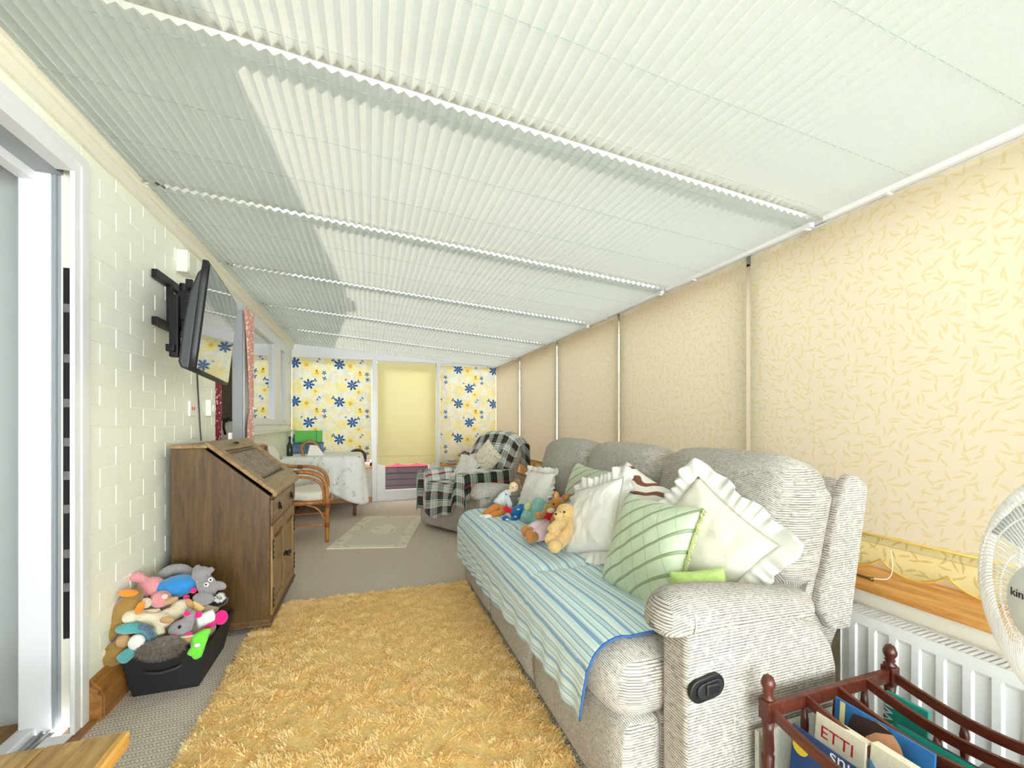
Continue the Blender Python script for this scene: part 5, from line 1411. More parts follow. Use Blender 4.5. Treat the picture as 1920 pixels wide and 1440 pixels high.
MB().ell((-0.9350, 2.1050, 0.2310), (0.024, 0.014, 0.026), (0, R(20), 0)).build('tummy_patch', TAN, bb, smooth=True)
MB().ell((-0.9960, 2.0900, 0.1940), (0.012, 0.010, 0.022), (0, R(10), 0)).build('paw', CREAMP, bb, smooth=True)
# pink pig
mb = MB().ell((-0.9210, 2.3000, 0.3710), (0.052, 0.05, 0.048), (0, R(20), 0)).ell((-0.8640, 2.2400, 0.3370), (0.040, 0.038, 0.036)).ell((-0.9710, 2.3000, 0.4240), (0.030, 0.026, 0.022), (0, R(20), 0)).cyl((-0.9630, 2.3000, 0.4210), (-0.9280, 2.3000, 0.3890), 0.018)
pg = softbody(mb, 'toy_pig', PIG); tag(pg, 'pink ribbed plush pig lying on top of the basket by the wall', 'soft toy')
MB().ell((-0.9010, 2.2000, 0.3400), (0.022, 0.02, 0.022)).build('snout', CREAMP, pg, smooth=True)
MB().ell((-0.8340, 2.2000, 0.3600), (0.012, 0.01, 0.012)).build('ear', CREAMP, pg, smooth=True)
mb = MB().ell((-0.8270, 2.3100, 0.3630), (0.078, 0.06, 0.050), (0, R(-6), 0)).ell((-0.8790, 2.3000, 0.3640), (0.04, 0.04, 0.036))
bl = softbody(mb, 'toy_whale', BLUEP); tag(bl, 'rounded bright blue plush toy on top of the basket heap', 'soft toy')
for p in ((-0.7530, 2.2700, 0.3490), (-0.7770, 2.2600, 0.3230)): MB().ell(p, (0.012, 0.011, 0.013)).build('bow', PINKH, bl, smooth=True)
mb = MB().tube(smooth_path([(-0.9280, 2.4000, 0.3780), (-0.8940, 2.4100, 0.4080), (-0.8470, 2.4200, 0.4050), (-0.8060, 2.4100, 0.3730)], 5), 0.026, 10)
sn = softbody(mb, 'toy_snake', GREYR); tag(sn, 'grey corduroy plush arching behind the blue toy in the basket', 'soft toy')
# grey corduroy donkey with white eyes
mb = MB().ell((-0.7110, 2.3000, 0.3550), (0.038, 0.04, 0.055), (0, R(-24), 0)).ell((-0.7380, 2.3200, 0.4010), (0.034, 0.036, 0.04)).ell((-0.7080, 2.2500, 0.3150), (0.044, 0.02, 0.028), (0, R(14), 0)).ell((-0.6600, 2.3000, 0.3490), (0.030, 0.016, 0.020), (0, R(30), 0))
mb.tube([(-0.7560, 2.3100, 0.3910), (-0.7620, 2.3300, 0.4300), (-0.7500, 2.3300, 0.4410)], [0.020, 0.015, 0.012], 10).tube([(-0.7170, 2.3200, 0.4080), (-0.6950, 2.3300, 0.4250)], [0.016, 0.013], 10)
dn = softbody(mb, 'toy_elephant', GREYR); tag(dn, 'grey corduroy plush with two white googly eyes, beside the bureau', 'soft toy')
for p, q in (((-0.6960, 2.2450, 0.3780), (-0.6950, 2.2360, 0.3810)), ((-0.6830, 2.2550, 0.3950), (-0.6800, 2.2460, 0.3970))):
    e = MB().ell(p, (0.010, 0.007, 0.010)).build('eye', EYE_W, dn, smooth=True); MB().ell(q, (0.0045, 0.004, 0.0045)).build('pupil', EYE_B, e, smooth=True)
wt_ = MB(); rnd = random.Random(4); c_ = Vector((-0.6490, 2.2600, 0.3060))
for k in range(240):
    d = Vector((rnd.gauss(0, 1), rnd.gauss(0, 1), rnd.gauss(0, 1))).normalized(); wt_.tube([c_, c_ + d * rnd.uniform(0.016, 0.026)], [0.0022, 0.0006], 4, caps=False)
sk_ = MB().ell((-0.6770, 2.3000, 0.2770), (0.05, 0.04, 0.026)).ell(c_, 0.012).build('toy_skunk', plush('black_plush', srgb(24, 22, 24)), smooth=True); tag(sk_, 'black plush toy with a fluffy white tail tip beside the bureau', 'soft toy')
wt_.build('tail_tuft', WHITEP, sk_)['kind'] = 'stuff'
# cream lamb across the front
mb = MB().ell((-0.9250, 2.1400, 0.3120), (0.030, 0.030, 0.026)).cyl((-0.9170, 2.1600, 0.2980), (-0.8430, 2.1800, 0.2680), 0.022, 0.030).ell((-0.8390, 2.1800, 0.2670), (0.046, 0.036, 0.034)).cyl((-0.8370, 2.1900, 0.2690), (-0.7690, 2.2400, 0.2920), 0.034, 0.026).ell((-0.7880, 2.2400, 0.2920), (0.042, 0.034, 0.032)).cyl((-0.8430, 2.1600, 0.2610), (-0.8240, 2.1300, 0.2230), 0.018, 0.020).cyl((-0.9170, 2.1900, 0.3030), (-0.8580, 2.2200, 0.2910), 0.014, 0.014)
lm = softbody(mb, 'toy_lamb', CREAMP); tag(lm, 'cream fleecy plush lamb sprawled across the middle of the basket', 'soft toy')
for p, rt in (((-0.7960, 2.1200, 0.2870), 10), ((-0.8090, 2.2000, 0.3390), -20), ((-0.7500, 2.2200, 0.3090), 60)): MB().ell(p, (0.026, 0.010, 0.013), (0, R(rt), 0)).build('ear', TAN, lm, smooth=True)
mb = MB().tube([(-0.7480, 2.2500, 0.3060), (-0.7130, 2.2400, 0.2650)], [0.017, 0.018], 12)
tag(softbody(mb, 'toy_stick', PEACH), 'short peach plush roll in the middle of the basket', 'soft toy')
# teal knitted toy
mb = MB().ell((-0.9170, 2.1100, 0.2770), (0.048, 0.026, 0.022), (0, R(4), 0)).tube(smooth_path([(-0.8910, 2.1100, 0.2690), (-0.8520, 2.1100, 0.2500), (-0.8410, 2.1000, 0.2130), (-0.8720, 2.0900, 0.2060), (-0.9120, 2.0800, 0.1840), (-0.9320, 2.0750, 0.1650)], 5), [0.018] * 10 + [0.022] * 9 + [0.024] * 6 + [0.010], 10)
tl = softbody(mb, 'toy_crab', TEAL); tag(tl, 'teal knitted rope toy with a white middle at the front of the basket', 'soft toy')
MB().ell((-0.8790, 2.0750, 0.2320), (0.028, 0.022, 0.030), (0, R(15), 0)).build('body', WHITEP, tl, smooth=True)
MB().tube(smooth_path([(-0.8730, 2.0850, 0.2900), (-0.8470, 2.0800, 0.2760), (-0.8290, 2.0800, 0.2390)], 5), 0.012, 8).build('band', plush('grey_blue_band', srgb(86, 112, 136), 0.4, 0, 200), tl, smooth=True)
# grey furry toy on the rim
fu = MB().ell((-0.8020, 2.0750, 0.1980), (0.078, 0.035, 0.040), (0, R(-10), 0)).build('toy_hedgehog', FURG, smooth=True); tag(fu, 'grey brown furry plush hanging over the front of the basket', 'soft toy')
hr = MB(); rnd = random.Random(9); C0 = Vector((-0.8020, 2.0750, 0.1980))
for k in range(1300):
    d = Vector((rnd.gauss(0, 1), rnd.gauss(0, 1), rnd.gauss(0, 1))).normalized(); p = C0 + Vector((d.x * 0.076, d.y * 0.034, d.z * 0.039)); q = p + d * 0.010 + Vector((rnd.uniform(-0.004, 0.012), -0.004, -0.006))
    hr.tube([p, q], [0.0013, 0.0004], 3, caps=False)
hr.build('fur', FURG, fu)['kind'] = 'stuff'
# mouse, bone, pink paddle
mb = MB().ell((-0.7550, 2.1400, 0.2380), (0.044, 0.034, 0.036), (0, R(-14), 0)).tube([(-0.7370, 2.1600, 0.2490), (-0.7290, 2.1700, 0.2850), (-0.7340, 2.1500, 0.3030)], [0.026, 0.020, 0.016], 10)
ms = softbody(mb, 'toy_mouse', GREYP); tag(ms, 'grey plush mouse head with black eye and pink trim, right of the cream lamb', 'soft toy')
MB().ell((-0.7460, 2.1000, 0.2600), (0.006, 0.005, 0.007)).build('eye', EYE_B, ms, smooth=True)
for p in ((-0.7270, 2.1200, 0.3040), (-0.7170, 2.1100, 0.2190), (-0.7650, 2.1000, 0.2230)): MB().ell(p, (0.014, 0.010, 0.010)).build('trim', PINKH, ms, smooth=True)
mb = MB().tube([(-0.7160, 2.1900, 0.2330), (-0.6830, 2.2100, 0.2380), (-0.6540, 2.2200, 0.2480)], [0.026, 0.032, 0.028], 12)
un = softbody(mb, 'toy_bird', WHITEP); tag(un, 'white plush body with a hot pink round end poking out beside the bureau', 'soft toy')
MB().ell((-0.6260, 2.2000, 0.2390), (0.026, 0.012, 0.032), (0, R(10), 0)).build('paddle', PINKH, un, smooth=True)
MB().tube([(-0.6790, 2.1700, 0.2130), (-0.6420, 2.1800, 0.2260)], [0.009, 0.009], 8).build('trim', PINKH, un, smooth=True)
MB().ell((-0.7040, 2.1700, 0.2750), (0.016, 0.012, 0.014)).build('bow', PINKH, un, smooth=True)
mb = MB().rbox((-0.7280, 2.1000, 0.2040), (0.075, 0.020, 0.024), 0.010, 4)
bo = mb.build('toy_bone', TAN, smooth=True); tag(bo, 'tan and cream striped plush strip lying on the basket rim', 'soft toy')
MB().rbox((-0.7260, 2.0950, 0.2190), (0.076, 0.016, 0.006), 0.003, 2).build('stripe', CREAMP, bo, smooth=True)
# lime green monster hanging over the rim
mb = MB().ell((-0.6710, 2.0850, 0.2020), (0.030, 0.018, 0.038), (0, R(30), 0)).ell((-0.6550, 2.0900, 0.2260), (0.026, 0.018, 0.016), (0, R(-20), 0)).tube([(-0.6750, 2.0750, 0.1900), (-0.7020, 2.0680, 0.1540)], [0.017, 0.012], 8).tube([(-0.6640, 2.0750, 0.1830), (-0.6800, 2.0660, 0.1340)], [0.014, 0.012], 8).tube([(-0.6560, 2.0750, 0.1930), (-0.6680, 2.0660, 0.1400)], [0.014, 0.012], 8)
gm = softbody(mb, 'toy_frog', LIMEP); tag(gm, 'lime green plush dangling its limbs over the front of the basket', 'soft toy')
MB().ell((-0.6690, 2.0560, 0.1940), (0.012, 0.005, 0.009)).build('tag_patch', WHITEP, gm, smooth=True)
mb = MB().ell((-0.7050, 2.2800, 0.2540), (0.05, 0.04, 0.03)).ell((-0.8300, 2.3000, 0.2440), (0.10, 0.08, 0.06)).ell((-0.8740, 2.2600, 0.1970), (0.10, 0.10, 0.07)).ell((-0.7290, 2.2400, 0.1720), (0.07, 0.09, 0.06))
tag(softbody(mb, 'toy_cushion', plush('mushroom_plush', srgb(168, 150, 128)), None, 0.008), 'beige plush half buried under the other toys in the basket', 'soft toy')

# ------------------------------------------------------------------ soft toys sitting in a row on the sofa
BROWN = plush('ginger_brown_plush', srgb(180, 120, 56), 0.1, 0, 150, 0.7); REDF = plush('red_felt', srgb(206, 30, 46), 0.04); LILAC = plush('lilac_felt', srgb(222, 196, 206), 0.05); BEAR = plush('honey_bear_plush', srgb(216, 180, 120), 0.08, 0, 170, 0.8); PALEB = plush('pale_blue_felt', srgb(222, 232, 236), 0.05); SKIN = plush('doll_cotton', srgb(238, 212, 178), 0.04); RUST = plush('rust_felt', srgb(206, 128, 56), 0.06); MINT = plush('mint_plush', srgb(142, 190, 182), 0.06); YEL = plush('pale_yellow_felt', srgb(226, 208, 130), 0.05); BLU2 = plush('deep_blue_plush', srgb(30, 108, 176), 0.05); NAVY = plush('navy_felt', srgb(40, 62, 110))
# rag doll
mb = MB().tube([(0.8550, 2.8000, 0.5590), (0.9000, 2.8200, 0.5970), (0.9340, 2.8300, 0.6310)], [0.034, 0.030, 0.018], 12).ell((0.9620, 2.8300, 0.6560), (0.034, 0.032, 0.036)).tube([(0.8950, 2.7800, 0.6040), (0.9110, 2.7600, 0.5480), (0.9000, 2.7500, 0.5070)], [0.016, 0.014, 0.012], 8)
dl = softbody(mb, 'rag_doll', SKIN); tag(dl, 'rag doll with rust trousers and a pale top, lying by the far sofa arm', 'doll')
MB().tube([(0.8350, 2.7850, 0.5440), (0.8860, 2.8000, 0.5980), (0.9160, 2.8100, 0.6240)], [0.044, 0.038, 0.026], 14).build('top', PALEB, dl, smooth=True)
MB().tube([(0.8860, 2.7650, 0.6110), (0.9060, 2.7450, 0.5510), (0.8970, 2.7400, 0.5230)], [0.020, 0.018, 0.016], 8).build('sleeve', PALEB, dl, smooth=True)
MB().tube([(0.8820, 2.7750, 0.6200), (0.8980, 2.7650, 0.6060), (0.9180, 2.7700, 0.6010)], 0.006, 6).build('neck_ribbon', NAVY, dl, smooth=True)
MB().ell((0.9940, 2.8650, 0.6580), (0.034, 0.03, 0.040)).ell((0.9930, 2.8400, 0.6950), (0.02, 0.026, 0.014)).build('hair', plush('brown_wool_hair', srgb(166, 128, 84), 0.3, 300), dl, smooth=True)
for p in ((0.9470, 2.7970, 0.6580), (0.9720, 2.8000, 0.6640)): MB().ell(p, 0.0035).build('eye', EYE_B, dl, smooth=True)
for a, b, c in (((0.8310, 2.7600, 0.5380), (0.7820, 2.7200, 0.5350), (0.7140, 2.7000, 0.5010)), ((0.8440, 2.7400, 0.5340), (0.8320, 2.7000, 0.5070), (0.7470, 2.6600, 0.5030))):
    MB().tube(smooth_path([a, b, c], 4), [0.026] * 4 + [0.024] * 4 + [0.020], 10).build('trouser_leg', RUST, dl, smooth=True)
for p in ((0.7010, 2.6900, 0.4930), (0.7240, 2.6550, 0.4990)): MB().ell(p, (0.030, 0.024, 0.016)).build('shoe', WHITEP, dl, smooth=True)
# blue round toy
mb = MB().ell((0.9030, 2.5800, 0.5260), (0.050, 0.046, 0.048)).ell((0.9350, 2.5900, 0.5490), (0.034, 0.032, 0.034)).ell((0.8070, 2.5300, 0.5090), (0.026, 0.024, 0.018)).ell((0.8640, 2.5300, 0.4980), (0.026, 0.024, 0.018))
bt_ = softbody(mb, 'toy_monster', BLU2); tag(bt_, 'small round blue plush with a red scarf on the striped throw', 'soft toy')
MB().ell((0.8200, 2.5600, 0.5590), (0.022, 0.022, 0.024)).ell((0.8380, 2.5500, 0.5530), (0.02, 0.02, 0.018)).build('scarf', REDF, bt_, smooth=True)
for p in ((0.8700, 2.5280, 0.5150), (0.8920, 2.5300, 0.5600), (0.8100, 2.5050, 0.5070)): MB().ell(p, (0.010, 0.006, 0.006)).build('white_patch', WHITEP, bt_, smooth=True)
# mint elephant
mb = MB().ell((0.9790, 2.4400, 0.5620), (0.060, 0.055, 0.050)).ell((0.9980, 2.4500, 0.5990), (0.044, 0.042, 0.044)).tube([(0.9150, 2.4200, 0.5570), (0.8800, 2.4000, 0.5250)], [0.034, 0.026], 10).tube([(0.9560, 2.3900, 0.5280), (0.9170, 2.3700, 0.5090)], [0.028, 0.024], 10)
me_ = softbody(mb, 'toy_elephant', MINT); tag(me_, 'mint green plush elephant with pale yellow ears on the sofa', 'soft toy')
for p, rt in (((0.9120, 2.4200, 0.5990), 20), ((1.0270, 2.4000, 0.5890), -20)):
    e = MB().ell(p, (0.028, 0.012, 0.034), (0, R(rt), R(20))).build('ear', MINT, me_, smooth=True); MB().ell((p[0], p[1] - 0.010, p[2]), (0.020, 0.006, 0.026), (0, R(rt), R(20))).build('ear_lining', YEL, e, smooth=True)
# rabbit
mb = MB().ell((0.9580, 2.1000, 0.6610), (0.046, 0.042, 0.042)).ell((0.9160, 2.0700, 0.6490), (0.028, 0.026, 0.022)).ell((0.9260, 2.1200, 0.5930), (0.046, 0.045, 0.052), (0, R(20), 0)).tube([(0.9000, 2.0900, 0.6240), (0.8510, 2.0600, 0.6220), (0.8190, 2.0400, 0.6280)], [0.022, 0.018, 0.018], 8).tube([(0.9260, 2.0500, 0.6130), (0.8910, 2.0000, 0.5870)], [0.018, 0.016], 8)
mb.tube([(0.8780, 2.0800, 0.5620), (0.8030, 2.0300, 0.5600), (0.7570, 2.0000, 0.5540)], [0.034, 0.028, 0.024], 10).tube([(0.8850, 2.0400, 0.5510), (0.8120, 1.9800, 0.5440), (0.7600, 1.9500, 0.5400)], [0.034, 0.028, 0.024], 10).ell((0.7430, 1.9950, 0.5620), (0.024, 0.028, 0.032)).ell((0.7450, 1.9400, 0.5490), (0.024, 0.026, 0.032))
mb.tube([(0.9660, 2.1100, 0.6850), (0.9640, 2.1200, 0.7120), (0.9670, 2.1200, 0.7330)], [0.020, 0.021, 0.010], 8).tube([(0.9910, 2.1100, 0.6780), (1.0310, 2.1200, 0.6970), (1.0660, 2.1300, 0.7050)], [0.018, 0.022, 0.010], 8)
rb = softbody(mb, 'toy_rabbit', BROWN); tag(rb, 'ginger brown plush rabbit in a red top and lilac trousers on the sofa', 'soft toy')
MB().tube([(0.9260, 2.1000, 0.6200), (0.8960, 2.0800, 0.5800)], [0.044, 0.056], 14).build('top', REDF, rb, smooth=True)
for pts in ([(0.8840, 2.0800, 0.5670), (0.8090, 2.0300, 0.5620), (0.7780, 2.0100, 0.5580)], [(0.8910, 2.0400, 0.5560), (0.8180, 1.9800, 0.5460), (0.7810, 1.9600, 0.5440)]): MB().tube(pts, [0.041, 0.036, 0.032], 12).build('trouser_leg', LILAC, rb, smooth=True)
MB().ell((0.9020, 2.0450, 0.6460), (0.024, 0.012, 0.014)).build('muzzle', CREAMP, rb, smooth=True)
for p in ((0.9220, 2.0550, 0.6770), (0.9560, 2.0550, 0.6690)): MB().ell(p, 0.005).build('eye', EYE_B, rb, smooth=True)
for p, rt in (((0.9540, 2.0950, 0.7110), 0), ((1.0190, 2.0950, 0.7000), 45)): MB().ell(p, (0.011, 0.005, 0.020), (0, R(rt), 0)).build('ear_lining', plush('ear_lining_plush', srgb(206, 150, 100)), rb, smooth=True)
# teddy bear
mb = MB().ell((0.8960, 1.8600, 0.6700), (0.048, 0.045, 0.046)).ell((0.8410, 1.8200, 0.6710), (0.026, 0.024, 0.021)).ell((0.8970, 1.8500, 0.6050), (0.054, 0.05, 0.054)).ell((0.9410, 1.8800, 0.6840), (0.018, 0.010, 0.020)).ell((0.8780, 1.8700, 0.6970), (0.016, 0.010, 0.016))
mb.tube([(0.8550, 1.8200, 0.6350), (0.8040, 1.7800, 0.6330), (0.7740, 1.7600, 0.6210)], [0.024, 0.022, 0.020], 10).tube([(0.8890, 1.8000, 0.6250), (0.8640, 1.7600, 0.6090), (0.8440, 1.7400, 0.6010)], [0.024, 0.022, 0.022], 10).tube([(0.8490, 1.8200, 0.5850), (0.7940, 1.7700, 0.5830)], [0.034, 0.028], 10).tube([(0.8630, 1.7900, 0.5790), (0.7970, 1.7300, 0.5640)], [0.036, 0.030], 10).ell((0.7670, 1.7500, 0.5850), (0.026, 0.028, 0.028)).ell((0.7680, 1.7000, 0.5650), (0.030, 0.030, 0.030))
td = softbody(mb, 'teddy_bear', BEAR); tag(td, 'honey coloured teddy bear sitting nearest the camera on the striped throw', 'teddy bear')
for p in ((0.8460, 1.8120, 0.6850), (0.8680, 1.8120, 0.6860)): MB().ell(p, 0.0055).build('eye', EYE_B, td, smooth=True)
MB().ell((0.8170, 1.7970, 0.6830), (0.007, 0.005, 0.005)).build('nose', EYE_B, td, smooth=True)

# ------------------------------------------------------------------ things on the sills
DKC = wood('carved_dark_wood', srgb(74, 44, 22), srgb(120, 78, 42), srgb(150, 104, 62), 'Z', 4, 0.45)
fg = thing('carved_figure', 'small carved wooden figure in a hat on the sill behind the sofa', 'figurine', (1.735, 3.86, 0.536))
MB().lathe([(0.045, 0.0), (0.048, 0.02), (0.030, 0.05), (0.036, 0.10), (0.040, 0.14), (0.030, 0.165), (0.016, 0.175), (0.024, 0.19), (0.026, 0.21), (0.020, 0.226), (0.001, 0.23)], seg=16).build('body', DKC, fg, smooth=True)
MB().lathe([(0.05, 0.222), (0.048, 0.228), (0.022, 0.232), (0.020, 0.262), (0.001, 0.27)], seg=16).build('hat', DKC, fg, smooth=True)
for s in (-1, 1): MB().tube([(0, s * 0.034, 0.155), (-0.02, s * 0.046, 0.115), (-0.036, s * 0.02, 0.095)], [0.012, 0.011, 0.009], 8).build('arm', DKC, fg, smooth=True)
hs = thing('wooden_house', 'small dark wooden ornament with a pitched top on the far right pine sill', 'ornament', (1.36, 6.285, 0.502))
MB().box(-0.055, 0.055, -0.045, 0.045, 0, 0.12).build('walls', DKC, hs, bevel=0.003)
MB().prism([(-0.085, 0.115), (0.0, 0.18), (0.085, 0.115), (0.085, 0.13), (0.0, 0.195), (-0.085, 0.13)], 'Y', -0.055, 0.055).build('roof', DKC, hs)
bw = thing('china_dish', 'stack of white and grey china dishes on the far right pine sill', 'dish', (1.17, 6.285, 0.502))
MB().lathe([(0.04, 0), (0.055, 0.005), (0.085, 0.035), (0.082, 0.036), (0.05, 0.01)], seg=24).build('lower_dish', KW, bw, smooth=True)
MB().lathe([(0.035, 0.03), (0.05, 0.034), (0.075, 0.062), (0.072, 0.063), (0.045, 0.04)], seg=24).build('upper_dish', plain('grey_glaze', srgb(176, 182, 186), 0.25), bw, smooth=True)
cd_ = thing('cane_letter_rack', 'tan cane stand holding white papers on the corner table', 'stand', (-0.66, 5.60, T), rotz=R(10))
MB().tube(smooth_path([(-0.09, 0, 0), (-0.11, 0, 0.10), (-0.06, 0, 0.16), (0.02, 0, 0.16), (0.08, 0, 0.08), (0.10, 0, 0.0)], 6), 0.016, 8).build('hoop', CANE, cd_, smooth=True)
MB().prism([(-0.05, 0.0), (0.14, 0.0), (0.06, 0.12), (-0.02, 0.13)], 'Y', -0.03, -0.012).build('papers', plain('white_paper', srgb(240, 236, 228), 0.8), cd_)
lt = thing('jam_jar', 'small glass jar of posies on the sill behind the armchair', 'jar', (1.72, 4.35, 0.536))
MB().lathe([(0.03, 0), (0.034, 0.01), (0.034, 0.07), (0.028, 0.08), (0.03, 0.09)], seg=16).build('body', plain('clear_jar', srgb(214, 206, 186), 0.1), lt, smooth=True)
for k in range(5): MB().tube([(0, 0, 0.05), (0.02 * math.cos(k * 1.3), 0.02 * math.sin(k * 1.3), 0.13)], [0.002, 0.006], 6).build('stem', plain('dry_stem', srgb(186, 140, 90), 0.8), lt)

# ------------------------------------------------------------------ pedestal fan at the right edge
FW = plain('white_fan_plastic', srgb(246, 246, 248), 0.3)
FAN_C = Vector((1.045, 0.308, 0.815)); FAN_ROT = (0, 0, R(150))
fan = thing('pedestal_fan', 'white pedestal fan with a wire guard at the right edge', 'fan', (FAN_C.x, FAN_C.y, 0), rot=FAN_ROT)
# local: +x is the way the fan blows
zc = FAN_C.z
def dome(r, front):
    return (0.062 * (1 - (r / 0.215) ** 2.6) + 0.014) if front else -(0.062 * (1 - (r / 0.215) ** 2.6) + 0.014)
for front in (True, False):
    g = MB(); nw = 132 if front else 110
    for k in range(nw):
        pts = []
        for i in range(9):
            r = 0.066 + (0.215 - 0.066) * i / 8; a = 2 * PI * k / nw + (0.55 if front else -0.45) * (r - 0.066) / 0.15
            pts.append((dome(r, front), r * math.cos(a), zc + r * math.sin(a)))
        g.tube(pts, 0.0011, 4, caps=False)
    for r in (0.10, 0.15, 0.19): g.tube([(dome(r, front) - 0.001, r * math.cos(2 * PI * k / 48), zc + r * math.sin(2 * PI * k / 48)) for k in range(48)], 0.0014, 5, closed=True)
    g.build('guard', FW, fan)
MB().tube([(0, 0.2165 * math.cos(2 * PI * k / 60), zc + 0.2165 * math.sin(2 * PI * k / 60)) for k in range(60)], 0.0085, 8, closed=True).build('guard_ring', FW, fan, smooth=True)
hub = MB().lathe([(0.070, 0.068), (0.071, 0.078), (0.066, 0.084), (0.02, 0.088), (0.001, 0.088)], (0, 0, zc), 'X', 36).build('badge', plain('pale_grey_badge', srgb(226, 230, 234), 0.4), fan, smooth=True)
text_mesh('kin', 0.019, 'lettering', plain('black_print', srgb(30, 32, 36), 0.5), hub, Matrix(((0, 0, 1, 0.0885), (1, 0, 0, -0.054), (0, 1, 0, zc + 0.006), (0, 0, 0, 1))))
bd_ = MB()
for k in range(3):
    a0 = 2 * PI * k / 3
    def blade(u, v): 
        r = 0.03 + 0.165 * u; a = a0 + (v - 0.5) * 1.25 * (0.6 + 0.4 * u); return (0.02 * (v - 0.5) * 2 + 0.0, r * math.cos(a), zc + r * math.sin(a))
    MB().grid(blade, 10, 8).build('blade', plain('translucent_grey_blade', srgb(200, 204, 208), 0.3), fan, smooth=True, solid=0.002)
MB().cyl((-0.05, 0, zc), (0.04, 0, zc), 0.035, seg=20).cyl((-0.16, 0, zc), (-0.07, 0, zc), 0.055, 0.06, seg=20).build('motor', FW, fan, smooth=False)
MB().cyl((-0.11, 0, 0.03), (-0.11, 0, zc - 0.03), 0.013, seg=14).build('pole', FW, fan)
MB().lathe([(0.15, 0.0), (0.15, 0.012), (0.06, 0.03), (0.022, 0.05), (0.018, 0.10)], (-0.11, 0, 0), 'Z', 32).build('base', FW, fan, smooth=True)

# ------------------------------------------------------------------ magazine rack
MAH = wood('mahogany', srgb(58, 22, 14), srgb(86, 36, 24), srgb(108, 52, 36), 'Y', 2.0, 0.3)
MAHX = wood('mahogany_posts', srgb(52, 20, 14), srgb(76, 32, 22), srgb(98, 46, 32), 'Z', 2.0, 0.3)
rk = thing('magazine_rack', 'dark mahogany magazine rack with turned posts beside the sofa', 'magazine rack', (1.18, 0.60, 0))
RXA, RXB, RYF, RYN = 0.949 - 1.18, 1.41 - 1.18, 0.805 - 0.60, 0.425 - 0.60
ZR = 0.388
for x in (RXA, RXB):
    for y in (RYF, RYN):
        p = MB().box(x - 0.016, x + 0.016, y - 0.016, y + 0.016, ZR - 0.030, ZR + 0.022).build('post', MAHX, rk, bevel=0.003)
        MB().lathe([(0.010, 0.0), (0.013, 0.02), (0.010, 0.06), (0.015, 0.09), (0.011, 0.12), (0.012, 0.20), (0.0145, 0.27), (0.011, 0.275), (0.014, 0.285), (0.012, 0.33), (0.015, ZR - 0.028)], (x, y, 0), 'Z', 14).build('turned_leg', MAHX, p, smooth=True)
        MB().lathe([(0.015, 0.0), (0.016, 0.004), (0.009, 0.010), (0.013, 0.016), (0.010, 0.021), (0.0165, 0.034), (0.0165, 0.042), (0.011, 0.056), (0.001, 0.062)], (x, y, ZR + 0.022), 'Z', 16).build('finial', MAHX, p, smooth=True)
def rail(x, y0, y1, sag=0.022, w=0.011, top=ZR + 0.010, h=0.026):
    mb = MB(); n = 18
    def f(u, v):
        y = y0 + (y1 - y0) * v; d = -sag * math.sin(PI * v) * 1.0
        q = [(-w / 2, top - h + d), (w / 2, top - h + d), (w / 2, top + d), (-w / 2, top + d)][int(round(u * 4)) % 4]
        return (x + q[0], y, q[1])
    mb.grid(f, 4, n, closeu=True); return mb
XS = [RXA, 1.075 - 1.18, 1.193 - 1.18, 1.303 - 1.18, RXB]
for i, x in enumerate(XS):
    r_ = rail(x, RYF - 0.005, RYN + 0.005, 0.030).build('top_rail', MAH, rk, bevel=0.0015)
    rail(x, RYF - 0.005, RYN + 0.005, 0.0, 0.012, 0.105, 0.028).build('bottom_rail', MAH, rk, bevel=0.0015)
    for y in (0.645 - 0.60, 0.50 - 0.60):
        sg = 0.030 * math.sin(PI * (RYF - y) / (RYF - RYN))
        MB().lathe([(0.006, 0.10), (0.009, 0.13), (0.006, 0.18), (0.007, 0.26), (0.009, 0.285), (0.0055, 0.29), (0.010, 0.32), (0.006, ZR - 0.015 - sg)], (x, y, 0), 'Z', 10).build('spindle', MAHX, rk, smooth=True)
for y, yn in ((RYF, 1), (RYN, -1)):
    MB().box(RXA + 0.01, RXB - 0.01, y - 0.008, y + 0.008, ZR - 0.022, ZR + 0.012).build('end_rail', MAH, rk, bevel=0.002)
    MB().box(RXA + 0.01, RXB - 0.01, y - 0.008, y + 0.008, 0.078, 0.105).build('end_rail', MAH, rk, bevel=0.002)
    for x in XS[1:-1]:
        MB().lathe([(0.006, 0.10), (0.009, 0.13), (0.006, 0.18), (0.007, 0.26), (0.010, 0.32), (0.006, ZR - 0.02)], (x, y, 0), 'Z', 10).build('spindle', MAHX, rk, smooth=True)
MB().box(RXA, RXB, RYN, RYF, 0.085, 0.095).build('floor_board', MAH, rk)
# what is in the rack; covers face the room (-x)
def cover_frame(x, y, z, lean=0.0, flip=False):
    rgt, up = (Vector((0, -1, 0)), Vector((math.sin(lean), 0, math.cos(lean))))
    if flip: rgt, up = -rgt, -up
    n = rgt.cross(up); return Matrix(((rgt.x, up.x, n.x, x), (rgt.y, up.y, n.y, y), (rgt.z, up.z, n.z, z), (0, 0, 0, 1)))
def paper(name, label, cat, x, y0, y1, z0, z1, th, col, lean=0.0):
    o = MB().box(0, th, y0, y1, 0, z1 - z0)
    t = o.build(name, col, bevel=0.001); t.location = (x, 0, z0); t.rotation_euler = (0, lean, 0); tag(t, label, cat); return t
PAPER = plain('cream_paper', srgb(232, 224, 204), 0.8, var=0.06, scale=80); NAVYC = plain('navy_cover', srgb(34, 66, 128), 0.5); TEALC = plain('teal_cover', srgb(34, 158, 142), 0.5); DKCOV = plain('dark_cover', srgb(26, 34, 44), 0.45); BLUC = plain('blue_cover', srgb(38, 104, 168), 0.45, var=0.4, scale=18)
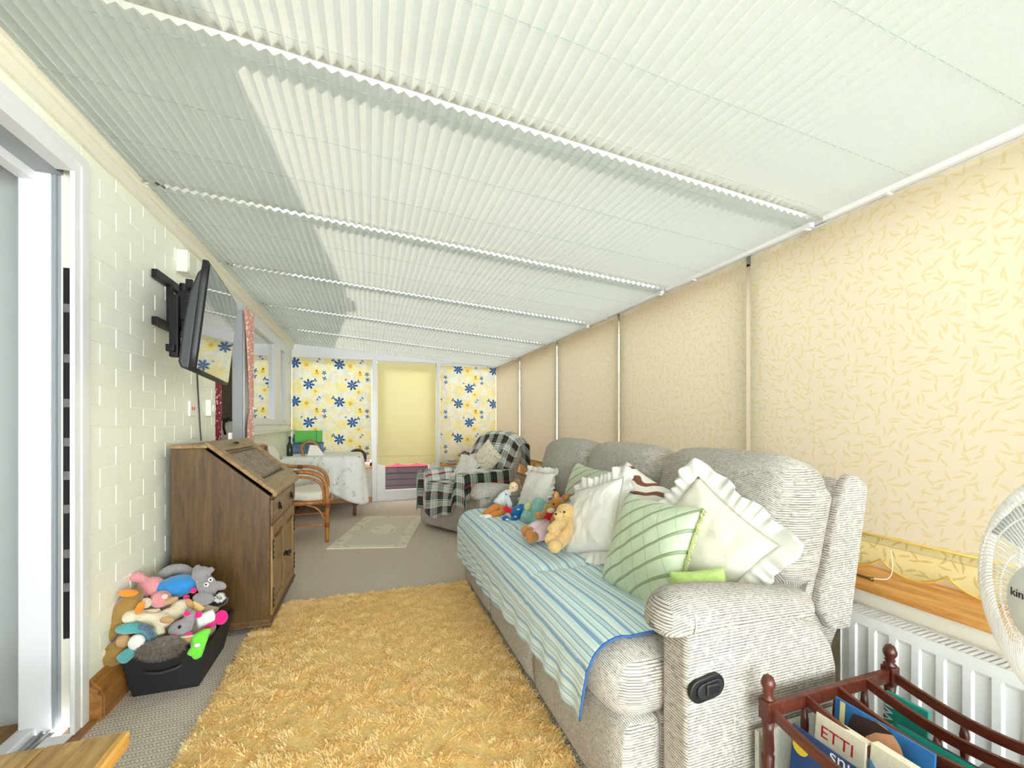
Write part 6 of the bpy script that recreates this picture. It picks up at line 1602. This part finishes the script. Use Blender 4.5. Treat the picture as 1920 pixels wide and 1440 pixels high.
INKW = plain('white_ink', srgb(238, 240, 240), 0.6); INKR = plain('red_ink', srgb(190, 34, 44), 0.6); INKO = plain('orange_ink', srgb(250, 112, 26), 0.6); INKY = plain('mustard_ink', srgb(190, 168, 60), 0.6); INKK = plain('dark_ink', srgb(56, 56, 50), 0.6)
def lettering(o, s, size, y, z, mat, flip=False, rot=0.0):
    M4 = cover_frame(-0.0006, y, z, 0.0, flip) @ Matrix.Rotation(rot, 4, 'Z')
    return text_mesh(s, size, 'lettering', mat, o, M4, 0.0003)
lp = paper('leaflet', 'navy supermarket leaflet upside down in the front slot of the rack', 'leaflet', 0.985, 0.45, 0.785, 0.096, 0.350, 0.004, NAVYC, R(5))
lettering(lp, 'Lidl Plus', 0.042, 0.555, 0.249, INKW, True)
MB().lathe([(0.020, 0.0), (0.020, 0.0008)], (-0.0008, 0.762, 0.212), 'X', 18).build('round_logo', plain('yellow_logo', srgb(222, 200, 60), 0.6), lp)
nb = paper('newspaper', 'folded white newspaper standing behind the navy leaflet', 'newspaper', 0.998, 0.45, 0.79, 0.096, 0.30, 0.014, PAPER, R(4))
bk1 = paper('booklet', 'thick cream booklet with red lettering in the first slot of the rack', 'booklet', 1.036, 0.655, 0.768, 0.096, 0.378, 0.022, PAPER, R(6))
lettering(bk1, 'ETTI', 0.040, 0.755, 0.232, INKR, False)
bk2 = paper('paperback', 'cream and blue paperback with mustard title in the first slot', 'book', 1.040, 0.49, 0.648, 0.096, 0.385, 0.024, PAPER, R(6))
MB().prism([(0.648, 0.0), (0.648, 0.255), (0.60, 0.20), (0.49, 0.17), (0.49, 0.0)], 'X', -0.0008, -0.0002).build('blue_corner', plain('sky_blue_print', srgb(84, 146, 200), 0.6), bk2)
lettering(bk2, 'GOODN', 0.026, 0.615, 0.245, INKK)
mg = paper('magazine', 'blue magazine with a face on its cover in the second slot of the rack', 'magazine', 1.118, 0.57, 0.775, 0.096, 0.395, 0.006, BLUC, R(5))
f_ = MB().lathe([(0.052, 0.0), (0.050, 0.0012)], (-0.0012, 0.675, 0.245), 'X', 24).build('face', plain('skin_print', srgb(222, 164, 124), 0.6), mg)
MB().prism([(0.715, 0.19), (0.74, 0.25), (0.73, 0.285), (0.68, 0.296), (0.645, 0.29), (0.68, 0.272), (0.70, 0.25)], 'X', -0.003, -0.0012).build('dark_hair', plain('hair_print', srgb(52, 36, 32), 0.6), mg)
MB().box(-0.0008, -0.0002, 0.75, 0.762, 0.19, 0.296).build('pale_strip', plain('yellow_print', srgb(216, 204, 150), 0.6), mg)
m2 = paper('magazine', 'stack of grey edged magazines behind the face magazine', 'magazine', 1.130, 0.44, 0.78, 0.096, 0.35, 0.018, plain('grey_page_edges', srgb(180, 178, 172), 0.7), R(4))
m3 = paper('magazine', 'dark magazine with orange lettering and a teal top in the third slot', 'magazine', 1.232, 0.44, 0.70, 0.096, 0.352, 0.008, DKCOV, R(5))
MB().box(-0.0008, -0.0002, 0.44, 0.70, 0.215, 0.2555).build('teal_band', TEALC, m3)
for k in range(5): MB().lathe([(0.0035, 0), (0.0035, 0.0008)], (-0.0009, 0.66 - k * 0.016, 0.19 - (k % 2) * 0.02), 'X', 8).build('dot', INKW, m3)
lettering(m3, 'G-', 0.075, 0.66, 0.135, INKO)
m4 = paper('book', 'teal green book with white lettering in the back slot of the rack', 'book', 1.342, 0.69, 0.785, 0.096, 0.362, 0.010, TEALC, R(3))
lettering(m4, 'RWI', 0.036, 0.765, 0.165, INKW, False, R(90))
bgm = MB(); rnd = random.Random(2)
bag = MB().ell((1.335, 0.53, 0.24), (0.03, 0.075, 0.10)).build('carrier_bag', plain('grey_plastic_film', srgb(184, 188, 190), 0.25), smooth=True)
for v in bag.data.vertices:
    k = mnoise.noise(Vector(v.co) * 28); v.co.x += 0.012 * k; v.co.z += 0.016 * mnoise.noise(Vector(v.co) * 17 + Vector((3, 1, 2)))
tag(bag, 'crumpled grey plastic bag stuffed in the back slot of the rack', 'bag')
# chunky pale frame standing beside the rack, half hidden
pf = thing('picture_frame', 'white edged board leaning between the rack and the sofa arm', 'frame', (1.0, 0.828, 0))
MB().box(-0.055, 0.26, 0.0, 0.012, 0.02, 0.31).build('board', plain('grey_board', srgb(178, 178, 170), 0.8, var=0.1, scale=120), pf)
MB().tube(smooth_path([(-0.07, -0.002, 0.02), (-0.062, -0.002, 0.05), (-0.03, -0.002, 0.10), (-0.025, -0.002, 0.22), (-0.04, -0.002, 0.31)], 6), 0.009, 8).build('edge', plain('white_foam_edge', srgb(232, 230, 222), 0.6), pf, smooth=True)

# ------------------------------------------------------------------ pine bench at the lower left
PB = wood('weathered_pine', srgb(150, 112, 58), srgb(184, 146, 86), srgb(204, 170, 112), 'Y', 1.6, 0.5, knots=True)
PBE = wood('fresh_pine_edge', srgb(206, 150, 66), srgb(226, 174, 88), srgb(238, 194, 114), 'Y', 1.6, 0.5)
be = thing('pine_bench', 'low pine bench of weathered planks by the doorway', 'bench', (-0.76, 1.05, 0))
for k, (x0, x1) in enumerate(((-0.0, 0.150), (-0.165, -0.003))): MB().box(x0, x1, -0.42, 0.316, 0.278, 0.30).build('plank', PB, be, bevel=0.002)
MB().box(0.150, 0.168, -0.42, 0.316, 0.262, 0.302).build('edge_strip', PBE, be, bevel=0.003)
for x in (-0.12, 0.11):
    for y in (-0.36, 0.24): MB().box(x - 0.02, x + 0.02, y - 0.02, y + 0.02, 0.0, 0.278).build('leg', PB, be, bevel=0.003)
MB().box(-0.12, 0.11, 0.20, 0.22, 0.22, 0.278).box(-0.12, 0.11, -0.34, -0.32, 0.22, 0.278).build('apron', PB, be)
